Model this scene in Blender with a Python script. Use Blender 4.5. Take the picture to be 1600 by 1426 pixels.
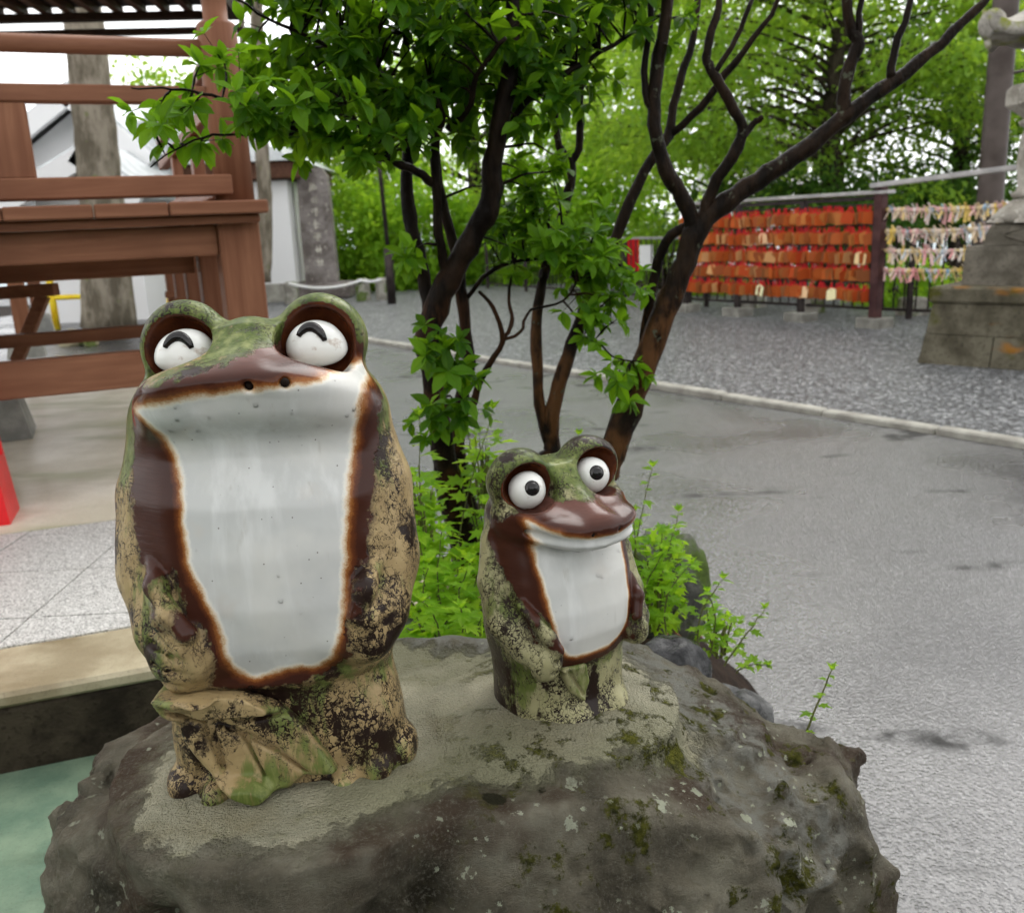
import bpy, bmesh, math, random
import numpy as np
from mathutils import Vector, Matrix
random.seed(7)
RNG = np.random.default_rng(11)
S = bpy.context.scene
for o in list(bpy.data.objects):
    bpy.data.objects.remove(o)
COL = S.collection

# ------------------------------------------------------------ camera
FPX, CAM_H, PITCH, ROLL = 1450.0, 1.45, math.radians(14.0), math.radians(2.5)
_f = Vector((0, math.cos(PITCH), -math.sin(PITCH)))
_u0 = Vector((0, math.sin(PITCH), math.cos(PITCH)))
_r0 = Vector((1, 0, 0))
_r = _r0 * math.cos(ROLL) - _u0 * math.sin(ROLL)
_u = _u0 * math.cos(ROLL) + _r0 * math.sin(ROLL)
CAM = Vector((0, 0, CAM_H))
cd = bpy.data.cameras.new('camera')
cam = bpy.data.objects.new('camera', cd)
COL.objects.link(cam)
cam.matrix_world = Matrix(((_r.x, _u.x, -_f.x, CAM.x), (_r.y, _u.y, -_f.y, CAM.y), (_r.z, _u.z, -_f.z, CAM.z), (0, 0, 0, 1)))
cd.sensor_width = 36.0
cd.lens = FPX / 1600 * 36
cd.clip_start, cd.clip_end = 0.05, 4000
cd.dof.use_dof = True
cd.dof.focus_distance = 1.08
cd.dof.aperture_fstop = 8.6
S.camera = cam

# ------------------------------------------------------------ sky and sun (wet overcast day)
SUN_EL, SUN_AZ = math.radians(46), math.radians(24)
w = bpy.data.worlds.new('World')
S.world = w
w.use_nodes = True
wt = w.node_tree
bg = wt.nodes['Background']
sky = wt.nodes.new('ShaderNodeTexSky')
sky.sky_type = 'NISHITA'
sky.sun_disc = False
sky.sun_elevation = SUN_EL
sky.sun_rotation = SUN_AZ
sky.dust_density = 1.5
hs = wt.nodes.new('ShaderNodeHueSaturation')      # the cloud deck takes the blue out of the sky
hs.inputs['Saturation'].default_value = 0.04
# an even cloud layer: the same brightness all round the compass, changing only with height, no dark rim at the skyline
def wmath(op, a_, b_=None):
    nd = wt.nodes.new('ShaderNodeMath'); nd.operation = op
    for i_, v_ in enumerate((a_, b_)):
        if v_ is None: continue
        if isinstance(v_, (int, float)): nd.inputs[i_].default_value = v_
        else: wt.links.new(v_, nd.inputs[i_])
    return nd.outputs[0]
wc = wt.nodes.new('ShaderNodeTexCoord'); wx = wt.nodes.new('ShaderNodeSeparateXYZ'); wy = wt.nodes.new('ShaderNodeCombineXYZ')
wt.links.new(wc.outputs['Generated'], wx.inputs[0])
wz = wmath('MAXIMUM', wx.outputs['Z'], 0.12)
wh = wmath('SQRT', wmath('SUBTRACT', 1.0, wmath('MULTIPLY', wz, wz)))
wt.links.new(wmath('MULTIPLY', wh, math.sin(SUN_AZ + math.radians(80))), wy.inputs[0])
wt.links.new(wmath('MULTIPLY', wh, math.cos(SUN_AZ + math.radians(80))), wy.inputs[1])
wt.links.new(wz, wy.inputs[2])
wt.links.new(wy.outputs[0], sky.inputs['Vector'])
wt.links.new(sky.outputs[0], hs.inputs['Color'])
wt.links.new(hs.outputs[0], bg.inputs['Color'])
bg.inputs['Strength'].default_value = 0.15
sd = bpy.data.lights.new('sun', 'SUN')
sd.energy = 0.6
sd.angle = math.radians(36)
sd.color = (1, 0.97, 0.93)
sun = bpy.data.objects.new('sun', sd)
COL.objects.link(sun)
sun.rotation_euler = (math.radians(90) - SUN_EL, 0, math.pi - SUN_AZ)
S.view_settings.view_transform = 'Standard'
S.view_settings.look = 'None'
S.view_settings.exposure = 1.55
S.view_settings.gamma = 1
S.view_settings.use_curve_mapping = False
S.cycles.max_bounces = 5
S.cycles.use_adaptive_sampling = True
S.cycles.adaptive_threshold = 0.04
S.cycles.use_denoising = True
S.cycles.diffuse_bounces = 2
S.cycles.glossy_bounces = 2
S.cycles.transmission_bounces = 4
S.cycles.caustics_reflective = False
S.cycles.caustics_refractive = False

# ------------------------------------------------------------ helpers
def ray(px, py):
    return _f + _r * ((px - 800) / FPX) - _u * ((py - 713) / FPX)
def W(px, py, Y):                       # point of the place at depth Y seen there
    v = ray(px, py)
    return CAM + v * (Y / v.y)
def G(px, py, z=0.0):                   # point at height z
    v = ray(px, py)
    return CAM + v * ((z - CAM_H) / v.z)

def tag(o, label=None, cat=None, group=None, kind=None):
    if label: o['label'] = label
    if cat: o['category'] = cat
    if group: o['group'] = group
    if kind: o['kind'] = kind
    return o
def link(name, data, parent=None, loc=None):
    o = bpy.data.objects.new(name, data)
    COL.objects.link(o)
    if parent: o.parent = parent
    if loc is not None: o.location = loc
    return o
def empty(name, loc=(0, 0, 0), rz=0.0):
    o = link(name, None, None, loc)
    o.rotation_euler = (0, 0, rz)
    o.empty_display_size = 0.1
    return o

def mesh_np(name, V, Fq, mat, smooth=True, attrs=None, parent=None, loc=None, uniform=True):
    """mesh from numpy verts and an (n,k) face array"""
    me = bpy.data.meshes.new(name)
    V = np.asarray(V, np.float32)
    Fq = np.asarray(Fq, np.int32)
    n, k = Fq.shape
    me.vertices.add(len(V)); me.vertices.foreach_set('co', V.ravel())
    me.loops.add(n * k); me.loops.foreach_set('vertex_index', Fq.ravel())
    me.polygons.add(n); me.polygons.foreach_set('loop_start', np.arange(0, n * k, k, dtype=np.int32))
    try: me.polygons.foreach_set('loop_total', np.full(n, k, np.int32))
    except Exception: pass
    me.polygons.foreach_set('use_smooth', np.full(n, smooth, bool))
    me.update(calc_edges=True)
    for kx, a in (attrs or {}).items():
        at = me.attributes.new(kx, 'FLOAT', 'POINT')
        at.data.foreach_set('value', np.asarray(a, np.float32))
    me.materials.append(mat)
    return link(name, me, parent, loc)

class MB:
    """collects simple solids, builds ONE mesh object"""
    def __init__(s): s.v = []; s.f = []; s.mi = []; s.m = 0
    def add(s, vs, fs):
        b = len(s.v)
        s.v += [tuple(v) for v in vs]
        s.f += [tuple(i + b for i in f) for f in fs]
        s.mi += [s.m] * len(fs)
        return s
    def box(s, c, d, rot=None, bevel=0.0):
        x, y, z = d[0] / 2, d[1] / 2, d[2] / 2
        R = rot.to_3x3() if rot is not None else Matrix.Identity(3)
        c = Vector(c)
        if bevel <= 0:
            vs = [c + R @ Vector((sx * x, sy * y, sz * z)) for sz in (-1, 1) for sy in (-1, 1) for sx in (-1, 1)]
            return s.add(vs, [(0, 2, 3, 1), (4, 5, 7, 6), (0, 1, 5, 4), (2, 6, 7, 3), (0, 4, 6, 2), (1, 3, 7, 5)])
        bm = bmesh.new()
        bmesh.ops.create_cube(bm, size=1)
        bmesh.ops.scale(bm, vec=d, verts=bm.verts)
        bmesh.ops.bevel(bm, geom=list(bm.edges), offset=bevel, segments=1, affect='EDGES')
        vs = [c + R @ v.co for v in bm.verts]
        bm.verts.index_update()
        fs = [tuple(v.index for v in f.verts) for f in bm.faces]
        bm.free()
        return s.add(vs, fs)
    def beam(s, a, b, wd, ht, bevel=0.0, up=(0, 0, 1)):
        a, b = Vector(a), Vector(b)
        d = b - a
        x = d.normalized(); y = Vector(up).cross(x).normalized(); z = x.cross(y)
        R = Matrix((x, y, z)).transposed()
        return s.box((a + b) / 2, (d.length, wd, ht), R, bevel)
    def tube(s, pts, rad, n=8, cap=True):
        pts = [Vector(p) for p in pts]
        if not hasattr(rad, '__len__'): rad = [rad] * len(pts)
        vs, fs = [], []
        t0 = (pts[1] - pts[0]).normalized()
        ref = Vector((0, 0, 1)) if abs(t0.z) < 0.9 else Vector((1, 0, 0))
        nx = t0.cross(ref).normalized()
        for i, p in enumerate(pts):
            t = (pts[min(i + 1, len(pts) - 1)] - pts[max(i - 1, 0)])
            t = t.normalized() if t.length > 1e-9 else t0
            nx = (nx - t * nx.dot(t)).normalized()
            ny = t.cross(nx)
            for k in range(n):
                a = 2 * math.pi * k / n
                vs.append(p + (nx * math.cos(a) + ny * math.sin(a)) * rad[i])
        for i in range(len(pts) - 1):
            for k in range(n):
                k2 = (k + 1) % n
                fs.append((i * n + k, i * n + k2, (i + 1) * n + k2, (i + 1) * n + k))
        if cap:
            fs.append(tuple(range(n - 1, -1, -1)))
            fs.append(tuple((len(pts) - 1) * n + k for k in range(n)))
        return s.add(vs, fs)
    def lathe(s, prof, c=(0, 0, 0), n=24, rot=0.0):
        """prof: (radius, z) from bottom to top"""
        vs, fs = [], []
        for r_, z_ in prof:
            for k in range(n):
                a = rot + 2 * math.pi * k / n
                vs.append((c[0] + r_ * math.cos(a), c[1] + r_ * math.sin(a), c[2] + z_))
        m = len(prof)
        for i in range(m - 1):
            for k in range(n):
                k2 = (k + 1) % n
                fs.append((i * n + k, i * n + k2, (i + 1) * n + k2, (i + 1) * n + k))
        fs.append(tuple(range(n - 1, -1, -1)))
        fs.append(tuple((m - 1) * n + k for k in range(n)))
        return s.add(vs, fs)
    def prism(s, poly, y0, y1):
        """poly in (x,z) counter-clockwise seen from -y, extruded along y"""
        n = len(poly)
        vs = [(p[0], y0, p[1]) for p in poly] + [(p[0], y1, p[1]) for p in poly]
        fs = [tuple(range(n)), tuple(range(2 * n - 1, n - 1, -1))]
        fs += [(i, i + n, (i + 1) % n + n, (i + 1) % n) for i in range(n)]
        return s.add(vs, fs)
    def data(s, name, mats, smooth=False):
        me = bpy.data.meshes.new(name)
        me.from_pydata([tuple(v) for v in s.v], [], s.f)
        for m in (mats if isinstance(mats, (list, tuple)) else [mats]): me.materials.append(m)
        if smooth: me.polygons.foreach_set('use_smooth', [True] * len(me.polygons))
        if max(s.mi, default=0) > 0: me.polygons.foreach_set('material_index', s.mi)
        me.update()
        return me
    def build(s, name, mats, parent=None, loc=None, smooth=False):
        return link(name, s.data(name, mats, smooth), parent, loc)

def smooth_path(pts, rad, sub=4, jit=0.0):
    """Catmull-Rom through the points, with small kinks"""
    P = [Vector(p) for p in pts]
    out, ro = [], []
    n = len(P)
    for i in range(n - 1):
        p0, p1, p2, p3 = P[max(i - 1, 0)], P[i], P[i + 1], P[min(i + 2, n - 1)]
        for k in range(sub):
            t = k / sub
            q = 0.5 * ((2 * p1) + (p2 - p0) * t + (2 * p0 - 5 * p1 + 4 * p2 - p3) * t * t + (3 * p1 - p0 - 3 * p2 + p3) * t ** 3)
            if jit: q = q + Vector((random.uniform(-jit, jit), random.uniform(-jit, jit), random.uniform(-jit, jit)))
            out.append(q); ro.append(rad[i] * (1 - t) + rad[i + 1] * t)
    out.append(P[-1]); ro.append(rad[-1])
    return out, ro

# ---- lattice noise for shaping
_T = np.random.default_rng(5).random((32, 32, 32)).astype(np.float32) * 2 - 1
def vnoise(p):
    i = np.floor(p).astype(np.int64); f = (p - i).astype(np.float32)
    f = f * f * (3 - 2 * f)
    i0 = i & 31; i1 = (i + 1) & 31
    x0, y0, z0 = i0[..., 0], i0[..., 1], i0[..., 2]; x1, y1, z1 = i1[..., 0], i1[..., 1], i1[..., 2]
    fx, fy, fz = f[..., 0], f[..., 1], f[..., 2]
    a = _T[x0, y0, z0] * (1 - fx) + _T[x1, y0, z0] * fx
    b = _T[x0, y1, z0] * (1 - fx) + _T[x1, y1, z0] * fx
    c = _T[x0, y0, z1] * (1 - fx) + _T[x1, y0, z1] * fx
    d = _T[x0, y1, z1] * (1 - fx) + _T[x1, y1, z1] * fx
    return (a * (1 - fy) + b * fy) * (1 - fz) + (c * (1 - fy) + d * fy) * fz
def fbm(p, sc, oct=4, gain=0.5):
    p = np.asarray(p, np.float32) * sc
    r, a = 0, 1.0
    for k in range(oct):
        r = r + a * vnoise(p + 17.3 * k); p = p * 2.03; a *= gain
    return r

def surface_nets(F, org, h):
    """dual surface of F<0 on a grid, quads"""
    s = F < 0
    cnt = np.zeros(tuple(d - 1 for d in F.shape), np.int8)
    for dx in (0, 1):
        for dy in (0, 1):
            for dz in (0, 1):
                cnt += s[dx:F.shape[0] - 1 + dx, dy:F.shape[1] - 1 + dy, dz:F.shape[2] - 1 + dz]
    act = (cnt > 0) & (cnt < 8)
    idx = np.full(act.shape, -1, np.int32)
    cells = np.argwhere(act)
    idx[act] = np.arange(len(cells))
    acc = np.zeros((len(cells), 3), np.float32); num = np.zeros(len(cells), np.float32)
    i, j, k = cells[:, 0], cells[:, 1], cells[:, 2]
    cor = [(a, b, c) for a in (0, 1) for b in (0, 1) for c in (0, 1)]
    val = {c: F[i + c[0], j + c[1], k + c[2]] for c in cor}
    for c in cor:
        for ax in range(3):
            if c[ax] == 0:
                c2 = list(c); c2[ax] = 1; c2 = tuple(c2)
                v0, v1 = val[c], val[c2]
                m = (v0 < 0) != (v1 < 0)
                t = v0[m] / (v0[m] - v1[m])
                p = np.repeat(np.array(c, np.float32)[None], m.sum(), 0)
                p[:, ax] += t
                acc[m] += p; num[m] += 1
    V = (cells + acc / num[:, None]) * h + np.asarray(org)
    faces = []
    for ax in range(3):
        a1, a2 = (ax + 1) % 3, (ax + 2) % 3
        sl0 = [slice(None)] * 3; sl1 = [slice(None)] * 3
        sl0[ax] = slice(0, -1); sl1[ax] = slice(1, None)
        s0, s1 = s[tuple(sl0)], s[tuple(sl1)]
        e = np.argwhere(s0 != s1)
        e = e[(e[:, a1] > 0) & (e[:, a2] > 0) & (e[:, a1] < F.shape[a1] - 1) & (e[:, a2] < F.shape[a2] - 1)]
        q = []
        for d1, d2 in ((0, 0), (-1, 0), (-1, -1), (0, -1)):
            c = e.copy(); c[:, a1] += d1; c[:, a2] += d2
            q.append(idx[c[:, 0], c[:, 1], c[:, 2]])
        q = np.stack(q, 1)
        flip = ~s0[e[:, 0], e[:, 1], e[:, 2]]
        q[flip] = q[flip][:, ::-1]
        faces.append(q)
    Fa = np.concatenate(faces)
    return V.astype(np.float32), Fa[(Fa >= 0).all(1)]

def smin(a, b, k):
    h = np.clip(0.5 + 0.5 * (b - a) / k, 0, 1)
    return b * (1 - h) + a * h - k * h * (1 - h)
def smax(a, b, k): return -smin(-a, -b, k)
def poly_sdf(x, z, poly):
    P = np.asarray(poly, np.float32); n = len(P)
    d = np.full(x.shape, 1e9, np.float32); ins = np.zeros(x.shape, bool)
    for i in range(n):
        ax, az = P[i]; bx, bz = P[(i + 1) % n]
        ex, ez = bx - ax, bz - az
        wx, wz = x - ax, z - az
        t = np.clip((wx * ex + wz * ez) / (ex * ex + ez * ez + 1e-12), 0, 1)
        d = np.minimum(d, (wx - ex * t) ** 2 + (wz - ez * t) ** 2)
        c = ((az > z) != (bz > z)) & (x < (bx - ax) * (z - az) / (bz - az + 1e-12) + ax)
        ins ^= c
    d = np.sqrt(d)
    return np.where(ins, -d, d)

# ------------------------------------------------------------ material helper
class Mt:
    def __init__(s, name):
        s.m = bpy.data.materials.new(name); s.m.use_nodes = True
        s.t = s.m.node_tree; s.b = s.t.nodes['Principled BSDF']
        s.out = s.t.nodes['Material Output']
        s._co = None
    def n(s, typ, **kw):
        nd = s.t.nodes.new(typ)
        for k, v in kw.items():
            if k.startswith('i_'): s.set(nd.inputs[k[2:].replace('_', ' ')], v)
            else: setattr(nd, k, v)
        return nd
    def set(s, inp, v):
        if isinstance(v, bpy.types.NodeSocket): s.t.links.new(v, inp)
        elif isinstance(v, tuple) and len(v) == 3 and inp.type == 'RGBA': inp.default_value = (*v, 1)
        else: inp.default_value = v
    def obj(s):
        if s._co is None: s._co = s.n('ShaderNodeTexCoord').outputs['Object']
        return s._co
    def world(s): return s.n('ShaderNodeNewGeometry').outputs['Position']
    def vec(s, co=None, scale=(1, 1, 1), rot=(0, 0, 0)):
        return s.n('ShaderNodeMapping', i_Vector=co or s.obj(), i_Scale=scale, i_Rotation=rot).outputs[0]
    def noise(s, sc, det=4.0, co=None, rough=0.55, dist=0.0, color=False):
        nd = s.n('ShaderNodeTexNoise', i_Vector=co or s.obj(), i_Scale=sc, i_Detail=det, i_Roughness=rough, i_Distortion=dist)
        return nd.outputs['Color' if color else 'Fac']
    def voro(s, sc, feat='F1', co=None, rnd=1.0, out='Distance'):
        nd = s.n('ShaderNodeTexVoronoi', feature=feat, i_Vector=co or s.obj(), i_Scale=sc, i_Randomness=rnd)
        return nd.outputs[out]
    def math(s, op, a, b=0.0, c=None, clamp=False):
        nd = s.n('ShaderNodeMath', operation=op); nd.use_clamp = clamp
        s.set(nd.inputs[0], a); s.set(nd.inputs[1], b)
        if c is not None: s.set(nd.inputs[2], c)
        return nd.outputs[0]
    def step(s, x, lo, hi):
        nd = s.n('ShaderNodeMapRange', interpolation_type='SMOOTHSTEP', i_Value=x, i_From_Min=lo, i_From_Max=hi)
        return nd.outputs[0]
    def mix(s, fac, a, b, mode='MIX'):
        nd = s.n('ShaderNodeMix', data_type='RGBA', blend_type=mode)
        s.set(nd.inputs[0], fac); s.set(nd.inputs[6], a); s.set(nd.inputs[7], b)
        return nd.outputs[2]
    def mixf(s, fac, a, b):
        nd = s.n('ShaderNodeMix', data_type='FLOAT')
        s.set(nd.inputs[0], fac); s.set(nd.inputs[2], a); s.set(nd.inputs[3], b)
        return nd.outputs[0]
    def ramp(s, fac, stops):
        nd = s.n('ShaderNodeValToRGB', i_Fac=fac)
        cr = nd.color_ramp
        while len(cr.elements) < len(stops): cr.elements.new(0.5)
        for e, (p, c) in zip(cr.elements, stops): e.position = p; e.color = (*c, 1)
        return nd.outputs[0]
    def attr(s, name): return s.n('ShaderNodeAttribute', attribute_name=name).outputs['Fac']
    def rnd(s): return s.n('ShaderNodeObjectInfo').outputs['Random']
    def bump(s, h, st=0.5, dist=0.01, nrm=None):
        nd = s.n('ShaderNodeBump', i_Height=h, i_Strength=st, i_Distance=dist)
        if nrm: s.set(nd.inputs['Normal'], nrm)
        return nd.outputs[0]
    def lift(s, col, gain):                        # one overall albedo factor, kept below fresh snow
        sc = s.n('ShaderNodeVectorMath', operation='SCALE'); s.set(sc.inputs[0], col); sc.inputs['Scale'].default_value = gain
        mn = s.n('ShaderNodeVectorMath', operation='MINIMUM'); s.set(mn.inputs[0], sc.outputs[0]); mn.inputs[1].default_value = (0.82, 0.82, 0.82)
        return mn.outputs[0]
    def fin(s, col=None, rough=None, nrm=None, gain=1.45, **kw):
        if col is not None: s.set(s.b.inputs['Base Color'], s.lift(col, gain) if gain != 1 else col)
        if rough is not None: s.set(s.b.inputs['Roughness'], rough)
        if nrm is not None: s.set(s.b.inputs['Normal'], nrm)
        kw.setdefault('Specular_IOR_Level', 0.07)
        for k, v in kw.items(): s.set(s.b.inputs[k.replace('_', ' ')], v)
        return s.m
# ------------------------------------------------------------ boulder
def mat_boulder():
    m = Mt('boulder_rock'); co = m.world()
    n1 = m.noise(9, 6, co, 0.6); n2 = m.noise(38, 5, co, 0.65); n3 = m.noise(3.2, 4, co)
    rock = m.ramp(n1, [(0.30, (0.040, 0.034, 0.022)), (0.5, (0.185, 0.165, 0.118)), (0.72, (0.37, 0.345, 0.26))])
    rock = m.mix(m.step(m.noise(6, 3, co), 0.5, 0.66), rock, (0.085, 0.058, 0.038))
    fine = m.noise(220, 3, co, 0.7)
    rock = m.mix(m.math('MULTIPLY', m.step(fine, 0.48, 0.72), 0.6), rock, (0.24, 0.225, 0.175))
    up = m.n('ShaderNodeSeparateXYZ', i_Vector=m.n('ShaderNodeNewGeometry').outputs['Normal']).outputs['Z']
    pale = m.attr('pale')
    rock = m.mix(m.math('MULTIPLY', m.step(pale, 0.2, 0.8), m.step(n2, 0.36, 0.6)), rock, (0.27, 0.265, 0.225))
    # cement bedding round the feet
    cem = m.attr('cement')
    cf = m.step(m.math('ADD', cem, m.math('MULTIPLY', m.math('SUBTRACT', n2, 0.5), 0.10)), 0.022, -0.022)
    ccol = m.ramp(m.noise(5, 5, co, 0.6), [(0.3, (0.135, 0.118, 0.070)), (0.5, (0.180, 0.172, 0.122)), (0.72, (0.31, 0.285, 0.205))])
    ccol = m.mix(m.step(m.noise(2.3, 3, m.vec(co, (1, 1, 1))), 0.45, 0.62), ccol, (0.130, 0.126, 0.078))
    ccol = m.mix(m.math('MULTIPLY', m.step(m.noise(420, 2, co), 0.5, 0.7), 0.35), ccol, (0.06, 0.06, 0.04))
    col = m.mix(cf, rock, ccol)
    # moss in the rough front
    moss = m.attr('moss')
    mf = m.math('MULTIPLY', m.step(m.noise(17, 5, co, 0.75), 0.54, 0.63), m.step(moss, 0.1, 0.7))
    mcol = m.ramp(m.noise(90, 3, co), [(0.3, (0.022, 0.024, 0.004)), (0.7, (0.13, 0.13, 0.018))])
    col = m.mix(mf, col, mcol)
    # lichen: pale crusts
    lv = m.voro(16, 'F1', m.n('ShaderNodeVectorMath', operation='ADD', i_Vector=co).outputs[0] if False else co)
    lvo = m.n('ShaderNodeTexVoronoi', i_Vector=co, i_Scale=17.0)
    keep = m.math('GREATER_THAN', m.n('ShaderNodeSeparateColor', i_Color=lvo.outputs['Color']).outputs[0], 0.70)
    lf = m.math('MULTIPLY', m.step(m.math('ADD', lvo.outputs['Distance'], m.math('MULTIPLY', m.math('SUBTRACT', m.noise(120, 2, co, 0.7), 0.5), 0.55)), 0.17, 0.10), keep)
    l2 = m.n('ShaderNodeTexVoronoi', i_Vector=co, i_Scale=75.0)
    k2 = m.math('MULTIPLY', m.math('GREATER_THAN', m.n('ShaderNodeSeparateColor', i_Color=l2.outputs['Color']).outputs[1], 0.60), m.step(m.noise(7, 3, co), 0.49, 0.57))
    lf2 = m.math('MULTIPLY', m.step(m.math('ADD', l2.outputs['Distance'], m.math('MULTIPLY', m.noise(230, 2, co, 0.8), 0.9)), 0.72, 0.62), k2)
    lic = m.math('MULTIPLY', m.math('MAXIMUM', lf, lf2), m.math('MULTIPLY', m.step(moss, 0.0, 0.4), m.math('SUBTRACT', 1.0, cf)))
    col = m.mix(lic, col, m.mix(n1, (0.38, 0.42, 0.28), (0.62, 0.62, 0.50)))
    # black moss spots
    sp = m.attr('spot')
    sf = m.step(m.math('ADD', sp, m.math('MULTIPLY', m.math('SUBTRACT', m.noise(160, 3, co), 0.5), 0.010)), 0.0015, -0.0025)
    col = m.mix(sf, col, m.mix(m.noise(300, 2, co), (0.008, 0.008, 0.004), (0.05, 0.045, 0.02)))
    hh = m.math('ADD', m.math('MULTIPLY', m.noise(42, 8, co, 0.82), 3.0), m.math('MULTIPLY', n1, 1.2))
    hc = m.math('ADD', m.math('MULTIPLY', m.noise(350, 1, co, 0.6), 0.18), m.math('MULTIPLY', m.noise(22, 3, co, 0.6), 0.35))
    h = m.mixf(cf, hh, hc)
    h = m.math('ADD', h, m.math('MULTIPLY', mf, m.noise(260, 2, co)))
    rg = m.mixf(cf, m.mixf(m.step(n2, 0.4, 0.65), 0.30, 0.62), 0.55)
    rg = m.mixf(m.math('MAXIMUM', mf, sf), rg, 0.95)
    return m.fin(col, rg, m.bump(h, 1.0, 0.028), Specular_IOR_Level=0.14)
M_BOULDER = mat_boulder()

Z_TOP = 0.785
def hull_planes(pts):
    bm = bmesh.new()
    for p in pts: bm.verts.new(p)
    bmesh.ops.convex_hull(bm, input=bm.verts)
    pl = []
    c = sum((Vector(p) for p in pts), Vector()) / len(pts)
    for f in bm.faces:
        f.normal_update()
        nn = f.normal.copy()
        d = nn.dot(f.verts[0].co)
        if nn.dot(c) > d: nn = -nn; d = -d
        if not any((nn - q[0]).length < 0.03 and abs(d - q[1]) < 0.01 for q in pl): pl.append((nn, d))
    bm.free()
    return pl

def sdf_rock(pts, h, k, nz, name, mat, parent=None, attrs=None, post=None):
    P = np.array([tuple(p) for p in pts])
    lo, hi = P.min(0) - 0.06, P.max(0) + 0.06
    ax = [np.arange(lo[i], hi[i], h, dtype=np.float32) for i in range(3)]
    X, Y, Z = np.meshgrid(*ax, indexing='ij')
    D = None
    for nn, d in hull_planes(pts):
        v = X * nn.x + Y * nn.y + Z * nn.z - np.float32(d)
        D = v if D is None else smax(D, v, k)
    if post is not None: D = post(D, X, Y, Z)
    band = np.abs(D) < 0.075
    q = np.stack([X[band], Y[band], Z[band]], 1)
    D[band] += nz(q)
    V, Fa = surface_nets(D, lo, h)
    o = mesh_np(name, V, Fa, mat, True, attrs(V) if attrs else None, parent)
    return o

def ridged(p, sc, oct=4):
    p = np.asarray(p, np.float32) * sc
    r, a = 0, 1.0
    for k in range(oct):
        r = r + a * (1 - np.abs(vnoise(p + 9.1 * k)) * 2); p = p * 2.1; a *= 0.5
    return r
T = Z_TOP
BOULDER_PTS = [W(560, 985, 1.46), W(690, 1000, 1.43), W(1005, 992, 1.42), W(1170, 1095, 1.29), W(1335, 1165, 1.31), W(1352, 1235, 1.17),
    W(1200, 1300, 1.02), W(265, 1090, 1.34), W(100, 1228, 1.20), W(55, 1320, 1.06), W(190, 1330, 0.94), W(430, 1345, 0.90), W(640, 1310, 0.92),
    W(960, 1240, 0.99), (0.66, 1.42, 0.02), (0.60, 1.05, 0.02), (0.30, 0.80, 0.02), (-0.30, 0.72, 0.02), (-0.72, 0.85, 0.02), (-0.74, 1.25, 0.02),
    (-0.45, 1.62, 0.02), (0.40, 1.62, 0.02), W(1376, 1380, 1.14), W(30, 1400, 1.0), (-0.1, 0.80, 0.50), (0.30, 0.90, 0.52)]
BIG_AT = Vector((-0.300, 1.105, T - 0.004)); SMALL_AT = Vector((0.052, 1.195, T + 0.008))
def boulder_noise(q):
    top = np.clip((q[:, 2] - (T - 0.06)) / 0.05, 0, 1)
    dA = np.hypot(q[:, 0] - BIG_AT.x, (q[:, 1] - BIG_AT.y) * 1.2); dB = np.hypot(q[:, 0] - SMALL_AT.x, q[:, 1] - SMALL_AT.y)
    flat = np.clip((np.minimum(dA - 0.06, dB) - 0.10) / 0.14, 0, 1)
    calm = 1 - top * (1 - flat) * 0.92
    rough = np.clip((T - 0.035 - q[:, 2]) / 0.05, 0, 1)
    n = fbm(q, 4.2, 3) * 0.012 + (ridged(q, 7.5, 4) - 1.0) * -(0.006 + 0.013 * rough) + fbm(q, 34, 4) * (0.004 + 0.006 * rough)
    return n * calm
CEM_POLY = [tuple(W(px, py, 1)[:2]) for px, py in ()]
def gxy(px, py, z=T): g = G(px, py, z); return (g.x, g.y)
CEM_POLY = [gxy(*p) for p in ((262, 1150), (205, 1240), (190, 1310), (250, 1345), (340, 1335), (430, 1345), (520, 1330), (580, 1290), (650, 1262), (735, 1235),
    (800, 1235), (860, 1222), (940, 1205), (1010, 1185), (1080, 1160), (1110, 1130), (1100, 1095), (1040, 1075), (1000, 1045), (985, 1020), (700, 1010), (590, 985), (400, 1050))]
def boulder_attrs(V):
    x, y, z = V[:, 0], V[:, 1], V[:, 2]
    cem = poly_sdf(x, y, CEM_POLY) + np.where(z < T - 0.075, 0.3, 0)
    pale = np.clip(1 - np.abs(poly_sdf(x, y, [gxy(*p) for p in ((1005, 1000), (1160, 1090), (1340, 1175), (1330, 1215), (1180, 1180), (1060, 1100))])) / 0.09, 0, 1) * (z > T - 0.18)
    pale = np.maximum(pale, np.clip((y - 1.28) / 0.06, 0, 1) * (z > T - 0.05) * (x < 0.02) * 0.9)
    moss = np.clip((x + 0.10) / 0.25, 0, 1) * 0.9 + 0.25
    sp = np.full(len(V), 1.0, np.float32)
    for px, py, zz, r_ in ((773, 1243, T, 0.0155), (845, 1229, T, 0.008), (568, 1340, T - 0.04, 0.008)):
        c = G(px, py, zz); dd = np.sqrt(((V - np.array([c.x, c.y, c.z])) ** 2).sum(1)) - r_
        sp = np.minimum(sp, dd)
    return dict(cement=cem, pale=pale, moss=moss, spot=sp)
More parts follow.
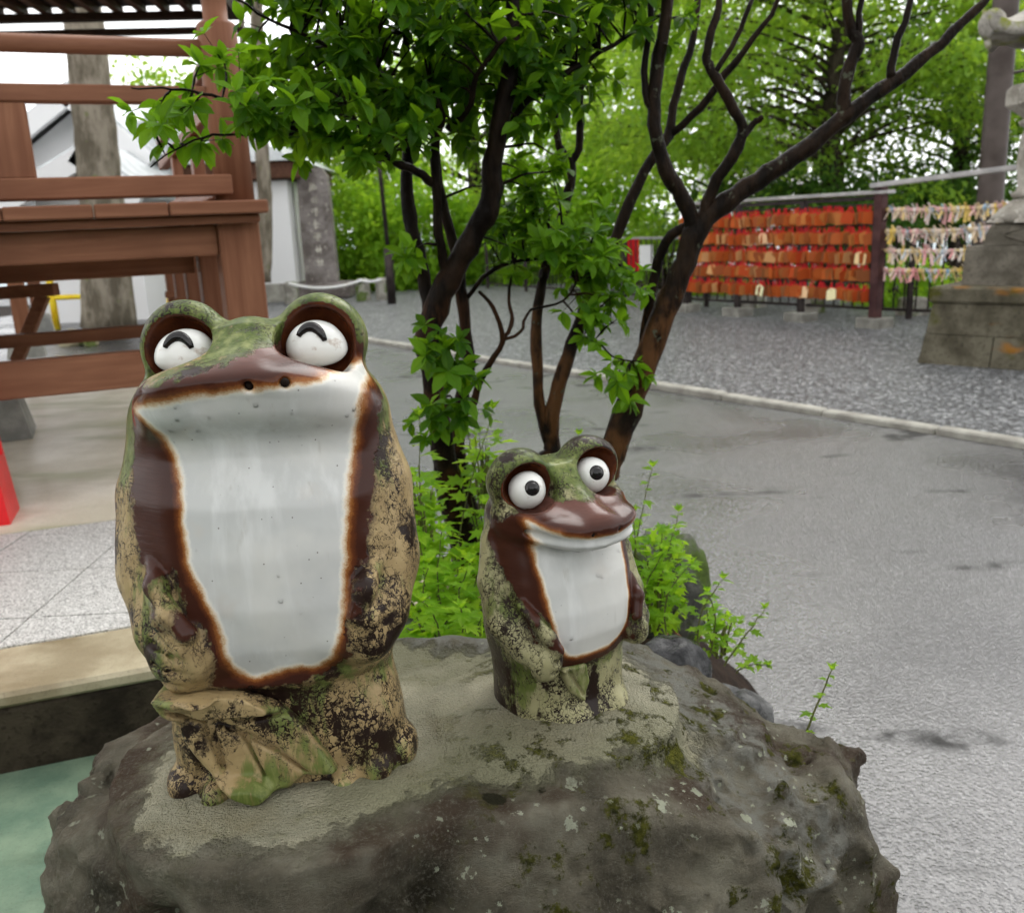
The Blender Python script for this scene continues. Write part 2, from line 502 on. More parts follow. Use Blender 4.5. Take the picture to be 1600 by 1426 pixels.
def boulder_post(D, X, Y, Z):
    rf_ = random.Random(12)                         # broken faces knocked off the front and the ends
    for _ in range(9):
        an = rf_.uniform(math.radians(165), math.radians(400)); nz_ = rf_.uniform(-0.10, 0.60)
        nn = Vector((math.cos(an), math.sin(an), nz_)).normalized()
        sup = max(nn.dot(Vector(p)) for p in BOULDER_PTS) - rf_.uniform(0.012, 0.050)
        D = smax(D, X * np.float32(nn.x) + Y * np.float32(nn.y) + Z * np.float32(nn.z) - np.float32(sup), 0.006)
    for at, r_, hh in ((BIG_AT, 0.165, 0.010), (SMALL_AT, 0.115, 0.014)):      # cement heaped round each base
        d = np.sqrt((X - at.x) ** 2 + (Y - at.y) ** 2)
        bump = (Z - np.float32(at.z + 0.004)) - np.float32(hh) * np.clip(1 - (d - np.float32(r_ * 0.72)) / np.float32(r_ * 0.7), 0, 1)
        D = smin(D, np.maximum(np.maximum(bump, d - np.float32(r_ * 1.5)), np.float32(at.z - 0.1) - Z), 0.03)
    # flat seat so that both figures stand on one level
    return D
boulder = sdf_rock(BOULDER_PTS, 0.0062, 0.010, boulder_noise, 'boulder', M_BOULDER, None, boulder_attrs, boulder_post)
tag(boulder, 'big mossy grey boulder with a cement top carrying both frog figures', 'boulder')

# ------------------------------------------------------------ ceramic frogs
def mat_glaze(name, seed, green=0.5, scale=1.0, t0=(0.135, 0.090, 0.040), t1=(0.37, 0.28, 0.14)):
    m = Mt(name)
    co = m.n('ShaderNodeVectorMath', operation='ADD', i_Vector=m.obj()).outputs[0]
    m.set(co.node.inputs[1], (seed, seed * 0.7, -seed))
    bel = m.attr('belly'); bro = m.attr('brown'); dk = m.attr('dark')
    wob = m.math('MULTIPLY', m.math('SUBTRACT', m.noise(45, 5, co, 0.6), 0.5), 0.014 * scale)
    fz = m.math('MULTIPLY', m.math('SUBTRACT', m.noise(600, 3, co, 0.7), 0.5), 0.006 * scale)
    b1 = m.math('ADD', m.math('ADD', bel, wob), fz)
    wn = m.noise(7, 4, co)
    white = m.mix(m.step(wn, 0.4, 0.65), (0.46, 0.455, 0.425), (0.385, 0.39, 0.375))
    white = m.mix(m.math('MULTIPLY', m.step(m.noise(14, 3, co), 0.58, 0.75), 0.35), white, (0.42, 0.37, 0.31))
    drip = m.noise(1.0, 4, m.vec(co, (28, 28, 3.5)), 0.6)
    white = m.mix(m.math('MULTIPLY', m.step(drip, 0.48, 0.70), 0.45), white, (0.56, 0.565, 0.55))
    white = m.mix(m.math('MULTIPLY', m.step(m.noise(1.0, 3, m.vec(co, (60, 60, 7)), 0.6), 0.62, 0.74), 0.30), white, (0.27, 0.255, 0.215))
    fl = m.n('ShaderNodeTexVoronoi', i_Vector=co, i_Scale=85.0 / scale)
    fk = m.math('MULTIPLY', m.step(fl.outputs['Distance'], 0.10, 0.05), m.math('GREATER_THAN', m.n('ShaderNodeSeparateColor', i_Color=fl.outputs['Color']).outputs[0], 0.55))
    white = m.mix(m.math('MULTIPLY', fk, 0.8), white, (0.05, 0.035, 0.025))
    # brown band
    k = 1.0 / (0.018 * scale)
    band = m.ramp(m.math('MULTIPLY_ADD', b1, k, 0.35), [(0.0, (0.60, 0.57, 0.50)), (0.20, (0.44, 0.33, 0.21)), (0.40, (0.21, 0.080, 0.022)), (0.64, (0.080, 0.023, 0.008)), (0.95, (0.032, 0.010, 0.006))])
    strk = m.noise(1.0, 5, m.vec(co, (16, 30, 210)), 0.65)
    plum = m.mix(m.step(m.attr('green'), 0.55, 0.75), m.mix(strk, (0.018, 0.006, 0.004), (0.060, 0.022, 0.014)), m.mix(strk, (0.045, 0.016, 0.012), (0.18, 0.085, 0.066)))
    band = m.mix(m.math('MULTIPLY', m.step(bel, 0.010 * scale, 0.035 * scale), 0.75), band, plum)
    front = m.mix(m.step(b1, -0.010 * scale, -0.003 * scale), white, band)
    # mottled skin: streaky olive and tan, dark crackle between the islands
    big = m.noise(8.5, 3, co, 0.5)
    st1 = m.noise(1.0, 4, m.vec(co, (55, 55, 13)), 0.65)
    gsel = m.math('ADD', m.math('ADD', big, m.math('MULTIPLY', m.attr('green'), 0.22)), m.math('MULTIPLY', m.math('SUBTRACT', st1, 0.5), 0.75))
    gr = m.step(gsel, 0.62 - green * 0.22, 0.78 - green * 0.22)
    tan = m.mix(m.noise(34, 4, co), t0, t1)
    grn = m.ramp(st1, [(0.30, (0.020, 0.032, 0.006)), (0.48, (0.060, 0.082, 0.016)), (0.70, (0.15, 0.165, 0.055))])
    skin = m.mix(gr, tan, grn)
    dco = m.n('ShaderNodeVectorMath', operation='ADD', i_Vector=co).outputs[0]
    sc_ = m.n('ShaderNodeVectorMath', operation='SCALE'); m.set(sc_.inputs[0], m.noise(60, 3, co, 0.65, color=True)); sc_.inputs['Scale'].default_value = 0.030 * scale
    m.set(dco.node.inputs[1], sc_.outputs[0])
    cells = m.voro(115 / scale, 'DISTANCE_TO_EDGE', m.vec(dco, (1, 1, 0.8)))
    patch = m.math('ADD', m.noise(13, 4, co, 0.65), m.math('MULTIPLY', dk, 0.22))
    crk = m.math('MULTIPLY', m.step(m.math('SUBTRACT', cells, m.math('MULTIPLY', m.math('SUBTRACT', patch, 0.54), 0.65)), 0.045, 0.0), m.step(patch, 0.47, 0.60))
    blot = m.step(m.math('ADD', m.noise(1.0, 4, m.vec(dco, (40, 40, 15)), 0.7), m.math('MULTIPLY', m.math('SUBTRACT', patch, 0.5), 1.0)), 0.61, 0.72)
    thin = m.math('MULTIPLY', m.step(m.math('ABSOLUTE', m.math('SUBTRACT', m.noise(1.0, 3, m.vec(dco, (60, 60, 26)), 0.6), 0.5)), 0.018, 0.004), m.step(patch, 0.40, 0.52))
    drk = m.math('MAXIMUM', m.math('MAXIMUM', crk, blot), m.math('MULTIPLY', thin, 0.85))
    skin = m.mix(drk, skin, m.mix(big, (0.006, 0.004, 0.003), (0.022, 0.011, 0.008)))
    edge = m.math('ADD', bro, m.math('MULTIPLY', m.math('SUBTRACT', m.noise(55, 4, co, 0.65), 0.5), 0.028 * scale))
    ef = m.step(edge, -0.0015 * scale, 0.0015 * scale)
    rim = m.math('MULTIPLY', m.step(edge, -0.006 * scale, -0.001 * scale), m.step(edge, 0.008 * scale, 0.001 * scale))
    skin2 = m.mix(m.math('MULTIPLY', rim, 0.5), skin, (0.02, 0.01, 0.008))
    col = m.mix(ef, front, skin2)
    h = m.math('MULTIPLY', ef, m.math('SUBTRACT', m.math('MULTIPLY', m.noise(90, 4, co), 0.35), m.math('MULTIPLY', drk, 0.7)))
    h = m.math('ADD', h, m.math('MULTIPLY', m.noise(18, 3, co), 0.35))
    h = m.math('ADD', h, m.math('MULTIPLY', m.math('MULTIPLY', strk, m.step(bel, 0.008, 0.03)), 0.18))
    rg = m.mixf(ef, 0.16, m.mixf(m.noise(24, 4, co), 0.16, 0.50))
    rg = m.mixf(m.math('MULTIPLY', m.math('SUBTRACT', 1.0, ef), m.step(bel, 0.004, 0.015)), rg, 0.22)
    return m.fin(col, rg, m.bump(h, 0.55, 0.004), Specular_IOR_Level=m.mixf(ef, 0.22, 0.20))

M_EYEW = (lambda m: m.fin(m.mix(m.math('MULTIPLY', m.step(m.noise(55, 4), 0.56, 0.70), 0.6), (0.56, 0.56, 0.53), (0.22, 0.14, 0.08)), 0.16, m.bump(m.noise(60, 3), 0.25, 0.002), Specular_IOR_Level=0.4))(Mt('eye_white_glaze'))
M_PUPIL = (lambda m: m.fin(m.mix(m.step(m.noise(80, 3), 0.5, 0.7), (0.006, 0.005, 0.005), (0.03, 0.027, 0.025)), 0.12, m.bump(m.noise(120, 3), 0.3, 0.001), Specular_IOR_Level=0.4, Coat_Weight=0.0))(Mt('black_pupil_glaze'))
M_HOLE = (lambda m: m.fin(m.mix(m.noise(90, 2), (0.006, 0.004, 0.003), (0.012, 0.008, 0.006)), 0.8))(Mt('nostril_dark'))
def mat_drop():
    m = Mt('water_drop')
    tr = m.n('ShaderNodeBsdfTransparent'); gl = m.n('ShaderNodeBsdfGlossy', i_Roughness=0.03)
    fr = m.n('ShaderNodeFresnel', i_IOR=1.35); mx = m.n('ShaderNodeMixShader')
    m.t.links.new(fr.outputs[0], mx.inputs[0]); m.t.links.new(tr.outputs[0], mx.inputs[1]); m.t.links.new(gl.outputs[0], mx.inputs[2])
    m.t.links.new(mx.outputs[0], m.out.inputs['Surface'])
    return m.m
M_DROP = mat_drop()

def ell(X, Y, Z, c, r, k=1.0):
    x, y, z = (X - c[0]) / r[0], (Y - c[1]) / r[1], (Z - c[2]) / r[2]
    q = np.sqrt(x * x + y * y + z * z)
    return (q - 1) * np.float32(min(r))
def cap(X, Y, Z, a, b, ra, rb):
    a = np.array(a, np.float32); b = np.array(b, np.float32); e = b - a
    t = np.clip(((X - a[0]) * e[0] + (Y - a[1]) * e[1] + (Z - a[2]) * e[2]) / np.float32(e @ e), 0, 1)
    d = np.sqrt((X - a[0] - e[0] * t) ** 2 + (Y - a[1] - e[1] * t) ** 2 + (Z - a[2] - e[2] * t) ** 2)
    return d - (ra + (rb - ra) * t)

def curve_poly(P, sub=6):
    P = np.asarray(P, np.float32); n = len(P); out = []
    for i in range(n):
        p0, p1, p2, p3 = P[i - 1], P[i], P[(i + 1) % n], P[(i + 2) % n]
        for k in range(sub):
            t_ = k / sub
            out.append(0.5 * (2 * p1 + (p2 - p0) * t_ + (2 * p0 - 5 * p1 + 4 * p2 - p3) * t_ * t_ + (3 * p1 - p0 - 3 * p2 + p3) * t_ ** 3))
    return out
def make_frog(name, H, prm, mat, label):
    h = prm['h'] / H
    lo = np.array([-0.40, -0.42, -0.05], np.float32); hi = np.array([0.40, 0.32, 1.08], np.float32)
    ax = [np.arange(lo[i], hi[i], h, dtype=np.float32) for i in range(3)]
    X, Y, Z = np.meshgrid(*ax, indexing='ij', sparse=True)
    tb = np.array(prm['body'], np.float32)
    zz = ax[2]
    def prof(c):
        v = np.interp(zz, tb[:, 0], tb[:, c]).astype(np.float32)
        kk = max(3, int(0.035 / h)); ker = np.hanning(kk + 2)[1:-1]; ker /= ker.sum()
        return np.convolve(np.pad(v, kk, mode='edge'), ker, 'same')[kk:-kk].astype(np.float32)[None, None, :]
    a, bf, bb = prof(1), prof(2), prof(3)
    b = np.where(Y < 0, bf, bb)
    nx = np.abs(X) / a; ny = np.abs(Y) / b
    pw = prm.get('pow', 2.35)
    q = (nx ** pw + ny ** pw) ** (1 / pw)
    D = ((q - 1) * np.minimum(a, b) * 0.9).astype(np.float32)
    D = np.maximum(D, Z - np.float32(prm.get('top', 0.965)))
    # snout
    sn = prm['snout']
    x_ = (X - sn['c'][0]) / sn['r'][0]; y_ = (Y - sn['c'][1]) / sn['r'][1]
    tilt = sn.get('tilt', 0.0)
    zc = sn['c'][2] - (Y - sn['c'][1]) * tilt - (x_ ** 2) * sn.get('droop', 0.0)
    z_ = (Z - zc) / sn['r'][2]
    qs = ((np.abs(x_) ** 2.6 + np.abs(y_) ** 2.6) ** (2 / 2.6) + z_ * z_)
    D = smin(D, (np.sqrt(qs) - 1) * np.float32(sn['r'][2]) * 1.2, 0.075)
    if 'ridge' in sn:       # crest from the forehead to the nostrils
        D = smin(D, cap(X, Y, Z, sn['ridge'][0], sn['ridge'][1], sn['ridge'][2], sn['ridge'][3]), 0.06)
    # lip: chin roll under the snout and the groove of the mouth
    ch = sn['chin']
    zc2 = ch['c'][2] - (Y - ch['c'][1]) * tilt - (x_ ** 2) * sn.get('droop', 0.0)
    qc = ((np.abs((X - ch['c'][0]) / ch['r'][0]) ** 2.6 + np.abs((Y - ch['c'][1]) / ch['r'][1]) ** 2.6) ** (2 / 2.6) + ((Z - zc2) / ch['r'][2]) ** 2)
    D = smin(D, (np.sqrt(qc) - 1) * np.float32(ch['r'][2]) * 1.2, ch['k'])
    gz = zc - np.float32(sn['groove'])
    gr = np.sqrt(((np.sqrt(np.abs(x_) ** 2.6 + np.abs(y_) ** 2.6) * 0 + (np.abs(x_) ** 2.6 + np.abs(y_) ** 2.6) ** (1 / 2.6) - 1) * np.float32(sn['r'][1])) ** 2 + (Z - gz) ** 2) - np.float32(sn['gr'])
    if sn['gr'] > 0: D = np.where(Y < -0.07, smax(D, -gr, 0.02), D)
    def local(b0, b1, fn, k, op=smin):          # work only in the box the piece can reach
        sl = []
        for i in range(3):
            l_ = max(0, int((b0[i] - k - 0.015 - lo[i]) / h)); u_ = min(len(ax[i]), int((b1[i] + k + 0.015 - lo[i]) / h) + 2)
            sl.append(slice(l_, u_))
        D[tuple(sl)] = op(D[tuple(sl)], fn(X[sl[0]], Y[:, sl[1]], Z[:, :, sl[2]]), k)
    # arms and hands
    for ch_ in prm['limbs']:
        def fl(x, y, z, ch_=ch_):
            L = None
            for i in range(len(ch_['p']) - 1):
                c = cap(x, y, z, ch_['p'][i], ch_['p'][i + 1], ch_['r'][i], ch_['r'][i + 1])
                L = c if L is None else smin(L, c, 0.02)
            return L
        pp = np.array(ch_['p']); rm = max(ch_['r'])
        local(pp.min(0) - rm, pp.max(0) + rm, fl, ch_.get('k', 0.03))
    def el(c, r_, k, op=smin, sg=1):
        c = np.array(c, np.float32); r_ = np.array(r_, np.float32)
        local(c - r_, c + r_, lambda x, y, z: sg * ell(x, y, z, c, r_), k, op)
    for c, r_, k in prm['lumps']: el(c, r_, k)
    for pa, pb, r_, k in prm.get('groove', ()):
        q0 = np.array([pa, pb])
        local(q0.min(0) - r_, q0.max(0) + r_, lambda x, y, z: -cap(x, y, z, pa, pb, r_, r_), k, smax)
    for e in prm['eyes']: el(e['c'], e['r'], 0.022)
    for e in prm['eyes']: el(e['hc'], e['hr'], 0.012, smax, -1)
    for nc in prm['nostrils']: el(nc, (0.0085, 0.03, 0.0085), 0.006, smax, -1)
    bi = np.nonzero(np.abs(D) < 0.012)
    D[bi] += fbm(np.stack([ax[i][bi[i]] for i in range(3)], 1), 7, 2) * np.float32(0.0035)
    D = np.maximum(D, -(Z + 0.02))
    D[0] = D[-1] = 1; D[:, 0] = D[:, -1] = 1; D[:, :, 0] = D[:, :, -1] = 1
    V, Fa = surface_nets(D, lo, h)
    # a light relax keeps the glaze smooth
    for _ in range(2):
        acc = np.zeros_like(V); cn = np.zeros(len(V), np.float32)
        for i in range(4):
            nb = V[Fa[:, (i + 1) % 4]] + V[Fa[:, (i + 3) % 4]]
            for c_ in range(3): acc[:, c_] += np.bincount(Fa[:, i], nb[:, c_], len(V))
            cn += 2 * np.bincount(Fa[:, i], minlength=len(V))
        V = (V * 0.5 + 0.5 * acc / np.maximum(cn, 1)[:, None]).astype(np.float32)
    x, y, z = V[:, 0], V[:, 1], V[:, 2]
    A = poly_sdf(x, z, curve_poly(prm['belly'])); B = poly_sdf(x, z, curve_poly(prm['brown']))
    back = np.clip((y - prm.get('back', -0.02)) / 0.05, 0, 1)
    B = B + back * 0.4
    A = A + back * 0.4
    for e in prm['eyes']:        # brown hollow of each eye
        d = np.sqrt((((V - np.array(e['hc'])) / np.array(e['hr'])) ** 2).sum(1)) - 1
        ins = (d < 0.10) & (np.sqrt((((V - np.array(e['c'])) / np.array(e['r'])) ** 2).sum(1)) < 0.995)
        B = np.where(ins, -0.05, B); A = np.where(ins, 0.013, A)
    for c, r_ in prm.get('keep_skin', ()):   # hands lie over the belly glaze
        d = (np.sqrt((((V - np.array(c)) / np.array(r_)) ** 2).sum(1)) - 1) * min(r_)
        B = np.maximum(B, -d); A = np.where(d < 0, np.maximum(A, 0.05), A)
    green = np.clip((z - 0.55) / 0.4, 0, 1) + prm.get('g0', 0.0)
    dark = prm['dark'](x, y, z)
    root = empty(name, prm['at'], prm['rz'])
    tag(root, label, 'frog figurine', 'glazed frog figures on the boulder')
    body = mesh_np('body', V * H, Fa, mat, True, dict(belly=A * H, brown=B * H, green=green, dark=dark), root)
    # eyes
    for e in prm['eyes']:
        bm = bmesh.new(); bmesh.ops.create_uvsphere(bm, u_segments=36, v_segments=24, radius=1)
        me = bpy.data.meshes.new('eyeball'); bm.to_mesh(me); bm.free()
        P = np.array([v.co[:] for v in me.vertices], np.float32)
        P = P * np.array(e['br']) 
        P[:, 2] = np.where(P[:, 2] < 0, P[:, 2] * e.get('squash', 1.0), P[:, 2])
        P += fbm(P + np.array(e['c']), 18, 2)[:, None] * 0.0016
        me.vertices.foreach_set('co', (P * H).astype(np.float32).ravel())
        me.polygons.foreach_set('use_smooth', [True] * len(me.polygons)); me.materials.append(M_EYEW); me.update()
        eye = link('eyeball', me, root, Vector(e['bc']) * H)
        g = Vector(e['gaze']).normalized()
        rt = Vector((0, 0, 1)).cross(g); rt = -rt.normalized(); upv = g.cross(rt) * -1
        if upv.z < 0: upv = -upv
        if rt.x < 0: rt = -rt
        br = Vector(e['br'])
        def on_eye(u_, v_, lift):
            d_ = (g + rt * u_ + upv * v_).normalized()
            s_ = 1 / math.sqrt((d_.x / br.x) ** 2 + (d_.y / br.y) ** 2 + (d_.z / br.z) ** 2)
            return d_ * (s_ + lift) * H
        mb = MB()
        if e['kind'] == 'smile':
            pts, rd = [], []
            for i in range(17):
                t = -1 + 2 * i / 16
                pts.append(on_eye(0.52 * t, 0.30 - 0.42 * t * t + e.get('skew', 0) * t, 0.001))
                rd.append(H * 0.0105 * (1 - 0.55 * abs(t) ** 2.2))
            mb.tube(pts, rd, 10)
        else:
            rings, seg = 9, 28
            vs = []
            for i in range(rings):
                rr_ = 0.47 * (i / (rings - 1))
                lf = 0.010 * math.cos(i / (rings - 1) * math.pi / 2) - 0.002 * (i == rings - 1) * 1 - (0.004 if i == 5 else 0)
                for k in range(seg):
                    an = 2 * math.pi * k / seg
                    vs.append(on_eye(rr_ * math.cos(an), rr_ * math.sin(an), lf))
            fs = [(i * seg + k, i * seg + (k + 1) % seg, (i + 1) * seg + (k + 1) % seg, (i + 1) * seg + k) for i in range(rings - 1) for k in range(seg)]
            mb.add(vs, fs)
        mb.build('pupil', M_PUPIL, eye, None, True)
    for nc in prm['nostrils']:
        bm = bmesh.new(); bmesh.ops.create_uvsphere(bm, u_segments=12, v_segments=8, radius=0.0082 * H)
        me = bpy.data.meshes.new('nostril'); bm.to_mesh(me); bm.free(); me.materials.append(M_HOLE)
        link('nostril', me, root, (Vector(nc) + Vector((0, prm.get('nin', 0.012), 0))) * H)
    # separate raised leaf / flap that follows the skirt
    for lf in prm.get('flaps', ()):
        pl_ = np.array(lf['poly'])
        i0, i1 = [int((v - lo[0]) / h) for v in (pl_[:, 0].min() - .03, pl_[:, 0].max() + .03)]
        k0, k1 = [max(0, int((v - lo[2]) / h)) for v in (pl_[:, 1].min() - .03, pl_[:, 1].max() + .03)]
        j1 = int((0.0 - lo[1]) / h)
        lo2 = lo + np.array([i0, 0, k0], np.float32) * np.float32(h)
        Ds, Xs, Ys, Zs = D[i0:i1, :j1, k0:k1], X[i0:i1], Y[:, :j1], Z[:, :, k0:k1]
        D2 = poly_sdf(*np.meshgrid(ax[0][i0:i1], ax[2][k0:k1], indexing='ij'), lf['poly'])[:, None, :]
        sh = np.abs(Ds - np.float32(lf['off'])) - np.float32(lf['th'])
        D3 = smax(np.broadcast_to(D2, Ds.shape), sh, 0.016)
        for pa, pb, r_ in lf['veins']:
            c2 = cap(Xs, Ys * 0, Zs, (pa[0], 0, pa[1]), (pb[0], 0, pb[1]), r_, r_ * 0.6)
            D3 = smax(D3, -np.maximum(np.broadcast_to(c2, Ds.shape), -(Ds - np.float32(lf['off'] + lf['th'] * 0.25))), 0.008)
        D3[0] = D3[-1] = 1; D3[:, 0] = D3[:, -1] = 1; D3[:, :, 0] = D3[:, :, -1] = 1
        V2, F2 = surface_nets(np.ascontiguousarray(D3), lo2, h)
        n2 = len(V2)
        mesh_np(lf['name'], V2 * H, F2, mat, True, dict(belly=np.full(n2, 1), brown=np.full(n2, 1), green=np.full(n2, lf.get('gn', 0.4)), dark=lf.get('dk', 0.25) - V2[:, 2] * 1.0), root)
    # rain drops clinging to lip and belly
    mk = np.where((A * H < -0.004) & (y < -0.1))[0]
    if len(mk) and prm['drops']:
        Nn = np.zeros_like(V)
        e1 = V[Fa[:, 1]] - V[Fa[:, 0]]; e2 = V[Fa[:, 3]] - V[Fa[:, 0]]; fn = np.cross(e1, e2)
        for i in range(4):
            for c_ in range(3): Nn[:, c_] += np.bincount(Fa[:, i], fn[:, c_], len(V))
        Nn /= np.linalg.norm(Nn, axis=1)[:, None] + 1e-12
        wgt = np.exp(-((z[mk] - prm['drop_z']) / 0.05) ** 2) * 3 + 0.35
        sel = RNG.choice(mk, prm['drops'], p=wgt / wgt.sum(), replace=False)
        bm = bmesh.new(); bmesh.ops.create_icosphere(bm, subdivisions=2, radius=1)
        bv = np.array([v.co[:] for v in bm.verts], np.float32); bfc = np.array([[v.index for v in f.verts] for f in bm.faces], np.int32); bm.free()
        VV, FF = [], []
        for i in sel:
            nn = Vector(Nn[i].tolist()); R = nn.to_track_quat('Z', 'Y').to_matrix()
            s_ = random.choice((0.0012, 0.0016, 0.0022, 0.0026)); st = random.uniform(1, 1.5)
            q_ = bv * np.array([s_, s_ * st, s_ * 0.45], np.float32)
            FF.append(bfc + len(bv) * len(VV)); VV.append(q_ @ np.array(R).T + V[i] * H)
        tag(mesh_np('water_drops', np.concatenate(VV), np.concatenate(FF), M_DROP, True, None, root), kind='stuff')
    return root

def bp(px, py, yo):          # big frog: photo pixel -> local (x, z) for a surface yo in front of its axis
    cx = 392 + 0.0875 * (py - 480)
    return ((px - cx) / 735 / (1 + yo * 0.52), (1200 - py) / 735 + 0.27 * yo)
def bpl(lst, yo): return [bp(px, py, yo) for px, py in lst]
BIG = dict(at=BIG_AT, rz=math.radians(2), h=0.0025,
    body=[(-0.05, .228, .165, .18), (.05, .215, .155, .17), (.14, .205, .150, .165), (.21, .208, .155, .165), (.27, .220, .178, .17), (.34, .240, .205, .175), (.43, .254, .218, .18),
          (.53, .270, .212, .18), (.63, .264, .196, .175), (.71, .250, .160, .165), (.78, .218, .140, .155), (.84, .186, .135, .14), (.90, .152, .12, .12), (.94, .15, .08, .09), (.97, .09, .05, .05), (1.1, .02, .02, .02)],
    top=0.952,
    snout=dict(c=(0, -.075, .866), r=(.178, .160, .040), tilt=0.10, droop=0.018, groove=0.046, gr=0.0,
               chin=dict(c=(0, -.060, .806), r=(.180, .148, .056), k=0.06), ridge=((0.0, -.03, .925), (0.02, -.165, .880), .035, .018)),
    limbs=[dict(p=[(-.185, .01, .74), (-.232, -.01, .62), (-.242, -.055, .46), (-.205, -.125, .375), (-.165, -.175, .335)], r=[.030, .044, .056, .052, .048], k=.10),
           dict(p=[(.185, .01, .74), (.222, -.01, .62), (.232, -.06, .47), (.218, -.125, .385), (.20, -.160, .345)], r=[.030, .042, .052, .048, .042], k=.10),
           dict(p=[(-.203, -.140, .525), (-.190, -.192, .488), (-.160, -.222, .438), (-.128, -.235, .405)], r=[.017, .020, .017, .020], k=.006),
           dict(p=[(-.215, -.14, .47), (-.178, -.205, .425), (-.142, -.230, .375)], r=[.02, .021, .018], k=.008),
           dict(p=[(.225, -.14, .50), (.205, -.195, .46), (.185, -.205, .41)], r=[.017, .02, .017], k=.008),
           dict(p=[(.24, -.13, .44), (.205, -.195, .40), (.19, -.195, .36)], r=[.018, .02, .018], k=.008)],
    lumps=[((-.165, -.175, .335), (.064, .055, .076), .012), ((-.125, -.198, .350), (.030, .045, .060), .010), ((.195, -.155, .36), (.045, .055, .06), .012),
           ((-.165, -.05, .11), (.075, .115, .17), .04), ((.175, -.03, .10), (.070, .115, .15), .04),
           ((-.205, -.115, .022), (.046, .060, .046), .010), ((-.135, -.150, .018), (.042, .062, .044), .010), ((-.068, -.150, .012), (.034, .055, .032), .010),
           ((.120, -.125, .012), (.034, .055, .032), .010), ((.190, -.100, .03), (.038, .06, .048), .010), ((.238, -.05, .04), (.032, .06, .048), .010),
           ((0, -.085, .265), (.208, .102, .020), .018)],
    groove=[((-.172, -.19, .02), (-.16, -.155, .08), .006, .010), ((-.100, -.20, .02), (-.09, -.17, .07), .006, .010), ((.155, -.17, .02), (.15, -.13, .09), .006, .010),
            ((.215, -.13, .02), (.20, -.10, .09), .006, .010), ((-.225, -.185, .300), (-.14, -.238, .282), .007, .010), ((-.205, -.21, .337), (-.12, -.252, .315), .006, .010), ((-.21, -.20, .375), (-.15, -.235, .352), .006, .010)],
    eyes=[dict(c=(-.134, .005, .914), r=(.088, .064, .090), hc=(-.132, -.062, .908), hr=(.079, .092, .080), bc=(-.127, -.027, .897), br=(.061, .053, .057), squash=0.6, gaze=(-.02, -.86, .66), kind='smile', skew=-0.03),
          dict(c=(.134, .005, .919), r=(.088, .064, .090), hc=(.132, -.062, .913), hr=(.079, .092, .080), bc=(.128, -.027, .903), br=(.061, .053, .057), squash=0.6, gaze=(-.02, -.86, .66), kind='smile', skew=-0.12)],
    nostrils=[bp(433, 603, .232)[:1] + (-.236,) + (.868,), bp(484, 598, .232)[:1] + (-.236,) + (.870,)], nin=0.010,
    belly=bpl([(252, 632), (340, 614), (440, 606), (520, 602), (588, 600), (586, 645), (574, 700), (568, 790), (566, 880), (562, 950), (550, 1000), (522, 1026), (470, 1024), (425, 1036), (392, 1024), (376, 990), (368, 940),
               (348, 905), (326, 860), (315, 800), (306, 735), (284, 680), (262, 655)], .21),
    brown=bpl([(286, 600), (360, 584), (440, 562), (500, 564), (560, 568), (606, 578), (608, 650), (602, 740), (596, 830), (590, 900), (584, 960), (564, 1014), (510, 1042), (430, 1048), (350, 1042),
               (305, 1010), (290, 950), (252, 870), (230, 810), (220, 740), (226, 672), (238, 628), (262, 602)], .20),
    keep_skin=[((-.165, -.18, .335), (.078, .12, .088)), ((-.128, -.20, .345), (.040, .10, .068)), ((-.165, -.21, .46), (.030, .05, .060)), ((.205, -.17, .37), (.05, .08, .08)), ((.21, -.17, .45), (.035, .06, .06))],
    dark=lambda x, y, z: np.where(z < 0.27, 0.34, 0.0) + np.where((z < 0.55) & (z >= 0.27), 0.16, 0) + 0.10 - np.where((z > 0.8) & (z < 0.95), 0.22, 0),
    drops=22, drop_z=0.79,
    flaps=[dict(name='leaf', off=0.016, th=0.018, poly=bpl([(262, 1046), (330, 1040), (405, 1052), (455, 1080), (495, 1118), (522, 1158), (548, 1196), (520, 1200), (494, 1196), (470, 1214), (418, 1220), (378, 1206), (348, 1180), (310, 1125)], .2),
                veins=[(bp(285, 1060, .2), bp(450, 1150, .2), .009), (bp(450, 1150, .2), bp(500, 1190, .2), .004), (bp(345, 1105, .2), bp(365, 1170, .2), .010), (bp(400, 1130, .2), bp(430, 1190, .2), .004), (bp(390, 1100, .2), bp(465, 1090, .2), .004)], dk=0.22, gn=0.25)])
M_GLAZE_BIG = mat_glaze('mottled_glaze', 1.3, 0.58, 1.0)
frog_big = make_frog('frog_figurine', 0.595, BIG, M_GLAZE_BIG, 'tall glazed frog with closed smiling eyes and a broad white belly')

